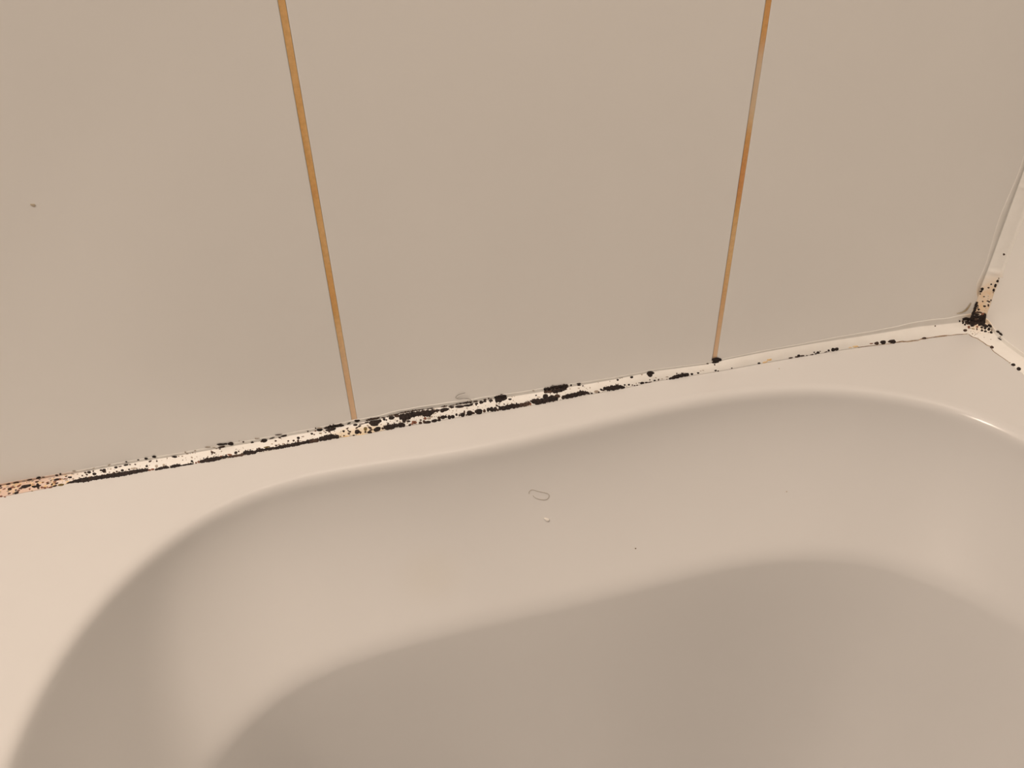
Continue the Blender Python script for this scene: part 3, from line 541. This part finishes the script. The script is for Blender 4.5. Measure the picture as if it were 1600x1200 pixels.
V, F = box(X_L, 0.06, -2.6, 0.06, Z_FLOOR - 0.05, Z_FLOOR)
floor = mesh_obj('floor', V, F, M_FLOOR, smooth=False)
tag(floor, 'grey bathroom floor under the bathtub', 'floor', kind='structure')

# ------------------------------------------------------------------ bathtub
TUB_X0, TUB_X1, TUB_Y0, TUB_Y1 = -0.750, -0.0008, -1.700, -0.0008
CX, CY, FY = -0.340, -0.290, -1.410
Z_EDGE, Z_BOT = -0.095, -0.420
EDGE_R0, EDGE_R180, RIM_R0, RIM_R180 = 0.250, 0.270, 0.297, 0.2955

def smooth_polar(tbl, r0, r180):
    a = [0.0] + [t[0] for t in tbl] + [180.0]
    r = [r0] + [t[1] * MM for t in tbl] + [r180]
    g = np.arange(-20, 200.01, 0.5)
    a, r = np.array(a), np.array(r)
    m = np.gradient(r, a)
    m[0] = m[-1] = 0.0
    i = np.clip(np.searchsorted(a, np.clip(g, 0, 179.999), side='right') - 1, 0, len(a) - 2)
    h = a[i + 1] - a[i]
    t = (np.clip(g, 0, 180) - a[i]) / h
    y = ((2 * t ** 3 - 3 * t ** 2 + 1) * r[i] + (t ** 3 - 2 * t ** 2 + t) * h * m[i]
         + (3 * t ** 2 - 2 * t ** 3) * r[i + 1] + (t ** 3 - t ** 2) * h * m[i + 1])      # smooth Hermite curve
    for _ in range(110):
        y[1:-1] = (y[:-2] + 2 * y[1:-1] + y[2:]) / 4
    return g, y
RG, RR = smooth_polar(RIM_POLAR, RIM_R0, RIM_R180)
EG, ER = smooth_polar(EDGE_POLAR, EDGE_R0, EDGE_R180)
rim_r = lambda a: float(np.interp(a, RG, RR))
edge_r = lambda a: float(np.interp(a, EG, ER))

rays = []          # (spine x, spine y, dir x, dir y, rim radius, edge radius)
corner_angs = [180 - math.degrees(math.atan2(TUB_Y1 - CY, TUB_X1 - CX)), math.degrees(math.atan2(TUB_Y1 - CY, CX - TUB_X0))]
angs = sorted([i * 1.5 for i in range(121) if min(abs(i * 1.5 - c) for c in corner_angs) > 0.8] + corner_angs)
for a in angs:
    t = math.radians(a)
    rays.append((CX, CY, -math.cos(t), math.sin(t), rim_r(a), edge_r(a)))
NS = 40
for i in range(1, NS):
    rays.append((CX, CY + (FY - CY) * i / NS, 1, 0, RIM_R180, EDGE_R180))
for a in reversed(angs):
    t = math.radians(a)
    rays.append((CX, FY, -math.cos(t), -math.sin(t), rim_r(a), edge_r(a)))
for i in range(1, NS):
    rays.append((CX, FY + (CY - FY) * i / NS, -1, 0, RIM_R0, EDGE_R0))

def qbez(p, q, r, t):
    return ((1 - t) ** 2 * p[0] + 2 * t * (1 - t) * q[0] + t * t * r[0],
            (1 - t) ** 2 * p[1] + 2 * t * (1 - t) * q[1] + t * t * r[1])

def section(D):
    """inner profile as (distance inward from the rim line, z): rim roll, dished ledge, second roll, basin wall, floor bend"""
    out = []
    A, Q, E = (0, 0), (0.035 * D, 0.43 * Z_EDGE), (D, Z_EDGE)
    ta, te = 0.11, 0.93
    pa, pe = qbez(A, Q, E, ta), qbez(A, Q, E, te)
    ra = 0.008
    for i in range(9): out.append(qbez((-ra, 0), A, pa, i / 8))
    i_ledge = len(out) - 1
    for i in range(1, 15): out.append(qbez(A, Q, E, ta + (te - ta) * i / 14))
    wl = 0.007
    wd = (math.cos(math.radians(79)), -math.sin(math.radians(79)))
    pw = (E[0] + wd[0] * wl, E[1] + wd[1] * wl)
    for i in range(1, 9): out.append(qbez(pe, E, pw, i / 8))
    i_basin = len(out) - 1
    run = (Z_BOT - E[1]) / wd[1]
    B = (E[0] + wd[0] * run, Z_BOT)
    pb0 = (B[0] - wd[0] * 0.07, B[1] - wd[1] * 0.07)
    for i in range(1, 9):
        f = i / 8
        out.append((pw[0] + (pb0[0] - pw[0]) * f, pw[1] + (pb0[1] - pw[1]) * f))
    for i in range(1, 9): out.append(qbez(pb0, B, (B[0] + 0.03, Z_BOT - 0.001), i / 8))
    return out, i_ledge, i_basin

grid = []
for (sx, sy, dx, dy, rr, er) in rays:
    # outer rectangle hit
    ts = []
    if dx < -1e-9: ts.append(((TUB_X0 - sx) / dx, (-1, 0), True))
    if dx > 1e-9: ts.append(((TUB_X1 - sx) / dx, (1, 0), False))
    if dy > 1e-9: ts.append(((TUB_Y1 - sy) / dy, (0, 1), False))
    if dy < -1e-9: ts.append(((TUB_Y0 - sy) / dy, (0, -1), True))
    t, nrm, free = min(ts)
    ox, oy = sx + dx * t, sy + dy * t
    r = 0.012 if free else 0.0006
    col = [(ox, oy, -0.55 if free else -0.06), (ox, oy, -0.02 - r)]
    for i in range(6):
        an = math.pi / 2 * i / 5
        o = r * (1 - math.cos(an))
        col.append((ox - nrm[0] * o, oy - nrm[1] * o, -r + r * math.sin(an)))
    sec, i_l, i_b = section(rr - er)
    fx, fy = col[-1][0], col[-1][1]
    ax, ay = sx + dx * (rr - sec[0][0]), sy + dy * (rr - sec[0][0])
    for f in (0.2, 0.4, 0.6, 0.8):
        col.append((fx + (ax - fx) * f, fy + (ay - fy) * f, 0.0))
    i_rim0 = len(col)
    for (d, z) in sec:
        col.append((sx + dx * (rr - d), sy + dy * (rr - d), z))
    last = rr - sec[-1][0]
    for f in (0.66, 0.33):
        col.append((sx + dx * last * f, sy + dy * last * f, Z_BOT - 0.003))
    grid.append(col)
NR, NC = len(grid), len(grid[0])
LEDGE0, BASIN0 = i_rim0 + i_l, i_rim0 + i_b

allv = [p for col in grid for p in col]
allf = []
for i in range(NR):
    j = (i + 1) % NR
    for k in range(NC - 1):
        allf.append((i * NC + k, j * NC + k, j * NC + k + 1, i * NC + k + 1))
tmp = bpy.data.meshes.new('tmp'); tmp.from_pydata(allv, [], allf); tmp.update()
VN = [Vector(v.normal) for v in tmp.vertices]
if VN[i_rim0 - 2].z < 0:
    allf = [tuple(reversed(f)) for f in allf]
    VN = [-v for v in VN]
bpy.data.meshes.remove(tmp)
for i in range(NR):               # the flat deck stays flat
    for k in range(7, i_rim0 + 1): VN[i * NC + k] = Vector((0, 0, 1))

bathtub = empty('bathtub', (0, 0, 0))
tag(bathtub, 'white built-in bathtub with a flat rim and a dished inner ledge in a tiled corner', 'bathtub')
def tub_part(name, k0, k1, label=None, close=False):
    idx, vs_, fs, ns = {}, [], [], []
    def get(g):
        if g not in idx:
            idx[g] = len(vs_); vs_.append(allv[g]); ns.append(VN[g])
        return idx[g]
    for i in range(NR):
        j = (i + 1) % NR
        for k in range(k0, k1):
            q = (i * NC + k, j * NC + k, j * NC + k + 1, i * NC + k + 1)
            if (Vector(allv[q[0]]) - Vector(allv[q[1]])).length < 1e-7 and (Vector(allv[q[2]]) - Vector(allv[q[3]])).length < 1e-7: continue
            if VFLIP: q = tuple(reversed(q))
            fs.append(tuple(get(g) for g in q))
    if close:
        # flat floor: centre line strip closing the innermost ring
        ring = [get(i * NC + NC - 1) for i in range(NR)]
        fs.append(tuple(ring if not VFLIP else reversed(ring)))
    o = mesh_obj(name, vs_, fs, M_TUB, bathtub, normals=ns)
    if label: o['label'] = label
    return o
VFLIP = allf[0][0] != 0
tub_part('rim', 0, LEDGE0, 'flat white bathtub rim along the mouldy sealant')
tub_part('ledge', LEDGE0, BASIN0, 'dished white ledge below the rim')
tub_part('basin', BASIN0, NC - 1, 'steep white inner wall below the ledge', close=True)

# ------------------------------------------------------------------ silicone sealant
BUL = 0.5
GROW = 1.16
def prof(w, h, u):
    if u < 0: return w - u * 10, 0.0
    if u > 1: return 0.0, h + (u - 1) * 10
    n = math.hypot(w, h); b = BUL * math.sin(math.pi * u)
    return w * (1 - u) + b * h / n, h * u + b * w / n

def S(k, s, u):
    if k == 'b':
        a, c = prof(np.interp(s, *BACK_W), np.interp(s, *BACK_H), u); return Vector((s, -a, c))
    if k == 's':
        a, c = prof(np.interp(s, *SIDE_W), np.interp(s, *SIDE_H), u); return Vector((-a, s, c))
    a, c = prof(np.interp(s, *CORNER_A), np.interp(s, *CORNER_B), u); return Vector((-a, -c, s))
OUT = {'b': Vector((0, -1, 1)), 's': Vector((-1, 0, 1)), 'c': Vector((-1, -1, 0))}
def SN(k, s, u):
    e = 0.06
    n = (S(k, s + .5, u) - S(k, s - .5, u)).cross(S(k, s, u + e) - S(k, s, u - e))
    if n.length < 1e-9: n = OUT[k].copy()
    n.normalize()
    return n if n.dot(OUT[k]) > 0 else -n
LIFT = {'b': (Vector((0, 0, 1)), Vector((0, -1, 0))), 's': (Vector((0, 0, 1)), Vector((-1, 0, 0))), 'c': (Vector((0, -1, 0)), Vector((-1, 0, 0)))}
FILM_T = 0.30

sealant = empty('silicone_sealant', (0, 0, 0))
tag(sealant, 'white silicone sealant strip with black mold along the joint of bathtub and tiled walls', 'sealant')

def strip_mesh(name, k, svals, film_lo, film_hi, ridge=None):
    """bead: thin feathered film before u=0, the bead itself, thin film with a raised lip beyond u=1"""
    rows = []
    for s in svals:
        lo, hi = film_lo(s), film_hi(s)
        row = []
        d1, d2 = LIFT[k]
        if lo > 0.05:
            row.append(S(k, s, -lo / 10) - d1 * 0.3)
            row.append(S(k, s, -lo / 10 * 0.97) + d1 * 0.26)
            row.append(S(k, s, -lo / 10 * 0.85) + d1 * 0.34)
            row.append(S(k, s, -lo / 10 * 0.70) + d1 * 0.18)
            row.append(S(k, s, -0.01) + d1 * 0.15)
        else:
            row += [S(k, s, 0.0) + d1 * (0.02 if k != 'c' else -0.4)] * 5
        f = ridge(s) if ridge else 0.0
        for i in range(15):
            u = i / 14
            row.append(S(k, s, u) + SN(k, s, min(max(u, .1), .9)) * (f * math.sin(math.pi * u) ** .5 + 0.04))
        if hi > 0.05:
            lip = 0.10 + 0.24 * min(1.0, max(0.0, (hi - 1.6) / 2.0))
            row.append(S(k, s, 1 + hi / 10 * 0.12) + d2 * 0.16)
            row.append(S(k, s, 1 + hi / 10 * 0.70) + d2 * 0.12)
            row.append(S(k, s, 1 + hi / 10 * 0.86) + d2 * lip)
            row.append(S(k, s, 1 + hi / 10 * 0.97) + d2 * lip * 0.7)
            row.append(S(k, s, 1 + hi / 10) - d2 * 0.3)
        else:
            row += [S(k, s, 1.0) - d2 * 0.4] * 5
        rows.append(row)
    m = len(rows[0])
    V = [p * MM for r in rows for p in r]
    F = []
    for i in range(len(rows) - 1):
        for q in range(m - 1):
            F.append((i * m + q, i * m + q + 1, (i + 1) * m + q + 1, (i + 1) * m + q))
    F.append(tuple(range(m))); F.append(tuple(reversed(range((len(rows) - 1) * m, len(rows) * m))))
    me_o = mesh_obj(name, V, F, M_SIL, sealant)
    p = me_o.data.polygons[m * (len(rows) // 2)]
    flip_out(me_o)
    mid = me_o.data.polygons[(len(rows) // 2) * (m - 1) + 12]
    if mid.normal.dot(OUT[k]) < 0: me_o.data.flip_normals()
    return me_o

film_b = lambda s: float(np.interp(s, *BACK_FILM)) * (1 + 0.07 * math.sin(s * 0.09) + 0.03 * math.sin(s * 0.31 + 1))
back_bead = strip_mesh('back_bead', 'b', list(np.arange(-748, -1.0, 1.5)) + [-1.0], lambda s: 0, film_b)
back_bead['label'] = 'long white sealant bead along the back wall, blackest near the left grout line'
side_bead = strip_mesh('side_bead', 's', list(np.arange(-1690, -120, 20)) + list(np.arange(-120, -1, 1.5)) + [-1.0], lambda s: 0,
                       lambda s: 3.2 if s > -150 else 2.0)
side_bead['label'] = 'short white sealant bead running to the right edge with a few black dots'
def corner_ridge(s):
    return 0.75 * math.exp(-((s - 47.0) / 1.6) ** 2) + 0.45 * math.exp(-((s - 111) / 1.3) ** 2)
corner_bead = strip_mesh('corner_bead', 'c', list(np.arange(1, 130, 1.0)) + list(np.arange(130, 1740, 20)),
                         lambda s: 0.0 if s < 24 else (5.0 + 1.2 * math.sin(s * .09)) * min(1, (s - 24) / 14), lambda s: 0.0 if s < 45 else 2.6, corner_ridge)
corner_bead['label'] = 'upright sealant bead in the wall corner, yellowed and mould-dotted low down'
BEAD = {'b': back_bead, 's': side_bead, 'c': corner_bead}

# ------------------------------------------------------------------ mold
def lifted(k, s, u, h):
    p = S(k, s, u) + SN(k, s, u) * (h + 0.04)
    d1, d2 = LIFT[k]
    if u > 0.97: p += d2 * (FILM_T + 0.05)
    if k == 'c' and u < 0.03: p += d1 * 0.25
    return p * MM

def spot_mesh(k, s, u, a, b):
    """a low irregular dome lying on the bead"""
    nseg, rings = 18, (0.4, 0.75, 1.0)
    ra = (S(k, s + a[0], u + a[1]) - S(k, s, u)).length
    rb = (S(k, s + b[0], u + b[1]) - S(k, s, u)).length
    H = min(0.34, 0.22 * min(ra, rb)) + 0.05
    ph = [random.uniform(0, 6.28) for _ in range(4)]
    am = [random.uniform(0.0, 0.11), random.uniform(0.02, 0.10), random.uniform(0.01, 0.07), random.uniform(0, 0.05)]
    V = [lifted(k, s, u, H)]
    for r in rings:
        for i in range(nseg):
            t = 2 * math.pi * i / nseg
            w = 1.12 + am[0] * math.sin(2 * t + ph[0]) + am[1] * math.sin(3 * t + ph[1]) + am[2] * math.sin(5 * t + ph[2]) + am[3] * math.sin(8 * t + ph[3])
            c, d = r * w * math.cos(t), r * w * math.sin(t)
            h = H * (1 - r * r * 0.75) if r < 1 else 0.0
            V.append(lifted(k, s + a[0] * c + b[0] * d, u + a[1] * c + b[1] * d, h))
    F = [(0, 1 + i, 1 + (i + 1) % nseg) for i in range(nseg)]
    for q in range(len(rings) - 1):
        o, p = 1 + q * nseg, 1 + (q + 1) * nseg
        for i in range(nseg):
            j = (i + 1) % nseg
            F.append((o + i, p + i, p + j, o + j))
    return V, F, math.pi * ra * rb

def streak_mesh(k, pts, flat=False):
    """a ragged run of colonies grown together along the joint"""
    P = np.array(pts)
    if not flat:                       # colonies run on a little past the traced ends
        for e, f in ((0, 1), (-1, -2)):
            d = P[e, :2] - P[f, :2]
            P[e, :2] += d / max(1e-6, abs(d[0])) * 0.6
    pos = [S(k, q[0], q[1]) for q in P]
    L = np.concatenate([[0], np.cumsum([(pos[i + 1] - pos[i]).length for i in range(len(pos) - 1)])])
    n = max(6, int(L[-1] / 0.45))
    lobes = [random.uniform(0.7, 1.9) for _ in range(400)]
    V, F = [], []
    cross = (-1.0, -0.72, -0.35, 0.0, 0.35, 0.72, 1.0)
    area = 0
    p1, p2 = random.uniform(0, 9), random.uniform(0, 9)
    for i in range(n + 1):
        l = L[-1] * i / n
        q = [np.interp(l, L, P[:, c]) for c in range(4)]
        endf = min(1, (i + 0.7) / 1.5, (n - i + 0.7) / 1.5)
        rag = lambda ph: 1 + (0.05 if flat else 0.13) * math.sin(l * 1.9 + ph) + (0.05 if flat else 0.10) * math.sin(l * 4.3 + 2 * ph) + random.uniform(-.07, .07)
        e1, e2 = rag(p1) * endf * GROW, rag(p2) * endf * GROW
        hw = (S(k, q[0] + q[2], q[1] + q[3]) - S(k, q[0], q[1])).length
        area += 2 * hw * L[-1] / n
        H = min(0.32, 0.2 * hw) + 0.05
        if flat: H = 0.10
        for c in cross:
            m = c * (e1 if c < 0 else e2)
            h = (H * (1 - c * c * .85) * (0.85 + random.uniform(0, .3))) if abs(c) < 1 else 0.0
            V.append(lifted(k, q[0] + q[2] * m, q[1] + q[3] * m, h))
    w = len(cross)
    for i in range(n):
        for c in range(w - 1):
            F.append((i * w + c, i * w + c + 1, (i + 1) * w + c + 1, (i + 1) * w + c))
    return V, F, area

items = []
for (k, col, s, u, a0, a1, b0, b1) in SPOTS:
    items.append((*spot_mesh(k, s, u, (a0, a1), (b0, b1)), k, col, 'mold_spot'))
for (k, col, pts) in STREAKS:
    nm = 'dirt_line' if col == 'c' else ('grime_line' if col == 't' else 'mold_streak')
    items.append((*streak_mesh(k, pts, flat=col in 'ct'), k, col, nm))
items.sort(key=lambda t: (t[5] not in ('mold_streak', 'dirt_line', 'grime_line'), -t[2]))
def out_normals(o, k):
    d = o.data
    if sum((p.normal.dot(OUT[k]) for p in d.polygons)) < 0: d.flip_normals()
items = [(V, F, ar, k, col, nm) for (V, F, ar, k, col, nm) in items]
order = sorted(items, key=lambda t: (t[5] == 'mold_spot', -t[2]))
nspots = 0
rest_v, rest_f, rest_m = [], [], []
for (V, F, ar, k, col, nm) in order:
    if nm == 'mold_spot':
        nspots += 1
        if nspots > 100:
            c = Vector((0, 0, 0))
            f0 = F[0]
            nn = (Vector(V[f0[1]]) - Vector(V[f0[0]])).cross(Vector(V[f0[2]]) - Vector(V[f0[0]]))
            fl = nn.dot(OUT[k]) < 0
            n0 = len(rest_v)
            rest_v += V
            for f in F:
                g = tuple(i + n0 for i in f)
                rest_f.append(tuple(reversed(g)) if fl else g)
                rest_m.append(MOLD_KEYS.index(col))
            continue
    o = mesh_obj(nm, V, F, M_MOLD[col], BEAD[k])
    out_normals(o, k)
# finest speckle between the colonies, densest where the mold is
for _ in range(420):
    r = random.random()
    if r < 0.86:
        k = 'b'; s = random.choice([random.gauss(-470, 45), random.gauss(-400, 50), random.uniform(-675, -300), random.gauss(-590, 45)])
        u = min(0.97, max(0.03, random.betavariate(1.0, 1.5)))
    else:
        k = random.choice('cs'); s = abs(random.gauss(6, 9)) * (1 if k == 'c' else -1) + (4 if k == 'c' else -4); u = random.uniform(.1, .9)
    if k == 'b' and not (-685 < s < -280): continue
    ra = random.uniform(0.10, 0.32)
    V, F, ar = spot_mesh(k, s, u, (ra, 0), (0, ra / 9))
    f0 = F[0]
    nn = (Vector(V[f0[1]]) - Vector(V[f0[0]])).cross(Vector(V[f0[2]]) - Vector(V[f0[0]]))
    fl = nn.dot(OUT[k]) < 0
    n0 = len(rest_v); rest_v += V
    col = random.choice(['g', 'g', 'b', 'g', 'k'])
    for f in F:
        g = tuple(i + n0 for i in f)
        rest_f.append(tuple(reversed(g)) if fl else g); rest_m.append(MOLD_KEYS.index(col))
for _ in range(130):                    # rusty mottling at the stained end of the back bead
    ra = random.uniform(0.15, 0.6)
    V, F, ar = spot_mesh('b', random.uniform(-688, -640), random.uniform(.05, .95), (ra * 1.5, 0.02 * ra), (0, ra / 9))
    f0 = F[0]
    nn = (Vector(V[f0[1]]) - Vector(V[f0[0]])).cross(Vector(V[f0[2]]) - Vector(V[f0[0]]))
    fl = nn.dot(OUT['b']) < 0
    n0 = len(rest_v); rest_v += V
    col = random.choice(['r', 'or', 'or', 'g', 'b'])
    for g0 in F:
        g = tuple(i + n0 for i in g0)
        rest_f.append(tuple(reversed(g)) if fl else g); rest_m.append(MOLD_KEYS.index(col))
for (k, c0, pts) in STREAKS:
    if c0 not in ('k', 'b'): continue
    P = np.array(pts)
    ln = abs(P[-1, 0] - P[0, 0]) + abs(P[-1, 1] - P[0, 1]) * 8
    for _ in range(int(ln * 1.5)):
        f = random.uniform(0, len(P) - 1)
        q = [np.interp(f, range(len(P)), P[:, c]) for c in range(4)]
        m = random.choice((-1, 1)) * random.uniform(0.9, 1.9)
        ra = random.uniform(0.14, 0.42)
        uu = q[1] + q[3] * m
        if uu < 0.02: uu = q[1]
        V, F, ar = spot_mesh(k, q[0] + q[2] * m + random.uniform(-.5, .5), uu, (ra, 0), (0, ra / 9))
        f0 = F[0]
        nn = (Vector(V[f0[1]]) - Vector(V[f0[0]])).cross(Vector(V[f0[2]]) - Vector(V[f0[0]]))
        fl = nn.dot(OUT[k]) < 0
        n0 = len(rest_v); rest_v += V
        col = random.choice(['k', 'b', 'b', 'g'])
        for g0 in F:
            g = tuple(i + n0 for i in g0)
            rest_f.append(tuple(reversed(g)) if fl else g); rest_m.append(MOLD_KEYS.index(col))
sp = mesh_obj('mold_speckle', rest_v, rest_f, [M_MOLD[c] for c in MOLD_KEYS], sealant, face_mats=rest_m)
sp['kind'] = 'stuff'

# ------------------------------------------------------------------ loose bits
def tube(name, pts, radius, mat, parent=None):
    P = [Vector(p) * MM for p in pts]
    # Catmull-Rom
    Q = []
    for i in range(len(P) - 1):
        p0, p1, p2, p3 = P[max(i - 1, 0)], P[i], P[i + 1], P[min(i + 2, len(P) - 1)]
        for t in (0, .25, .5, .75):
            Q.append(0.5 * ((2 * p1) + (p2 - p0) * t + (2 * p0 - 5 * p1 + 4 * p2 - p3) * t * t + (3 * p1 - p0 - 3 * p2 + p3) * t ** 3))
    Q.append(P[-1])
    V, F = [], []
    for i, p in enumerate(Q):
        d = (Q[min(i + 1, len(Q) - 1)] - Q[max(i - 1, 0)]).normalized()
        x = d.orthogonal().normalized(); y = d.cross(x)
        r = radius * MM * (0.45 if i in (0, len(Q) - 1) else 1)
        for k in range(6):
            t = math.pi * k / 3
            V.append(p + x * r * math.cos(t) + y * r * math.sin(t))
    for i in range(len(Q) - 1):
        for k in range(6):
            a, b = i * 6 + k, i * 6 + (k + 1) % 6
            F.append((a, b, b + 6, a + 6))
    F.append(tuple(range(6))); F.append(tuple(range((len(Q) - 1) * 6, len(Q) * 6)))
    o = mesh_obj(name, V, F, mat, parent)
    flip_out(o)
    return o

def pebble(name, loc, n, rx, ry, h, rot, mat):
    """a small flattened lump resting on a surface of normal n"""
    n = Vector(n).normalized(); x = n.orthogonal().normalized(); y = n.cross(x)
    c, s = math.cos(rot), math.sin(rot)
    x, y = x * c + y * s, y * c - x * s
    V, F = [], []
    nu, nv = 12, 7
    for j in range(nv + 1):
        ph = math.pi * j / nv
        for i in range(nu):
            t = 2 * math.pi * i / nu
            w = 1 + 0.15 * math.sin(3 * t + rot) + 0.08 * math.sin(5 * t)
            V.append((Vector(loc) + x * rx * w * math.sin(ph) * math.cos(t) + y * ry * w * math.sin(ph) * math.sin(t) + n * h * (math.cos(ph) * 0.5 + 0.48)) * MM)
    for j in range(nv):
        for i in range(nu):
            k = (i + 1) % nu
            F.append((j * nu + i, j * nu + k, (j + 1) * nu + k, (j + 1) * nu + i))
    o = mesh_obj(name, V, F, mat)
    flip_out(o)
    return o
h1 = tube('hair', [(-394, -1.0, 15.3), (-398.5, -.7, 14.4), (-400.6, -.5, 12.2), (-398.5, -.6, 11.0), (-395, -.9, 10.9), (-391.9, -1.0, 9.9), (-390.4, -0.8, 7.9), (-390.2, -0.9, 6.6)], 0.14, M_HAIR)
tag(h1, 'short curled dark hair stuck to the tile just above the back sealant', 'hair')
s1 = pebble('speck', (-603.6, 0, 172.1), (0, -1, 0), 0.8, 1.2, 0.3, .4, M_SPECK_PALE)
tag(s1, 'tiny ochre speck on the left tile of the back wall', 'speck')
s3 = pebble('speck', (-170.4, -12.6, 0), (0, 0, 1), .7, .4, .25, .2, M_SPECK_PALE)
tag(s3, 'tiny grey speck on the bathtub rim below the sealant', 'speck')

def lifted_pts(pts, n, h):
    n = Vector(n)
    return [tuple(Vector(p) + n * h) for p in pts]
h2 = tube('hair', lifted_pts([(-364.6, -51.15, -37.2), (-364.6, -50.6, -36.2), (-363.3, -50.0, -35.25), (-361.8, -49.93, -35.3), (-358.9, -50.6, -36.6),
                   (-354.9, -51.35, -38.1), (-352.7, -51.8, -39.0), (-351.5, -52.3, -40.1), (-351.7, -53.0, -41.4), (-353.2, -53.65, -42.45),
                   (-355.2, -53.7, -42.5), (-358.9, -53.2, -41.3), (-361.3, -52.4, -39.9), (-362.2, -51.6, -38.4)], (0.05, -0.877, 0.478), 0.14), 0.11, M_PALE_HAIR)
tag(h2, 'pale looped hair lying on the dished ledge of the bathtub', 'hair')
c1 = pebble('flake', (-355.45, -60.8, -53.5), (0.03, -0.80, 0.60), 1.0, 2.0, 1.1, 0.0, M_CRUMB)
tag(c1, 'small white flake on the bathtub ledge below the looped hair', 'flake')
s4 = pebble('speck', (-298.45, -78.73, -78.59), (0.0, -0.72, 0.694), .45, .55, .3, .4, M_SPECK)
tag(s4, 'tiny dark speck low on the bathtub ledge right of the white flake', 'speck')
s5 = pebble('speck', (-184.09, -69.22, -63.73), (-0.16, -0.75, 0.642), .4, .4, .3, .4, M_SPECK_PALE)
tag(s5, 'tiny faint speck on the right half of the bathtub ledge', 'speck')
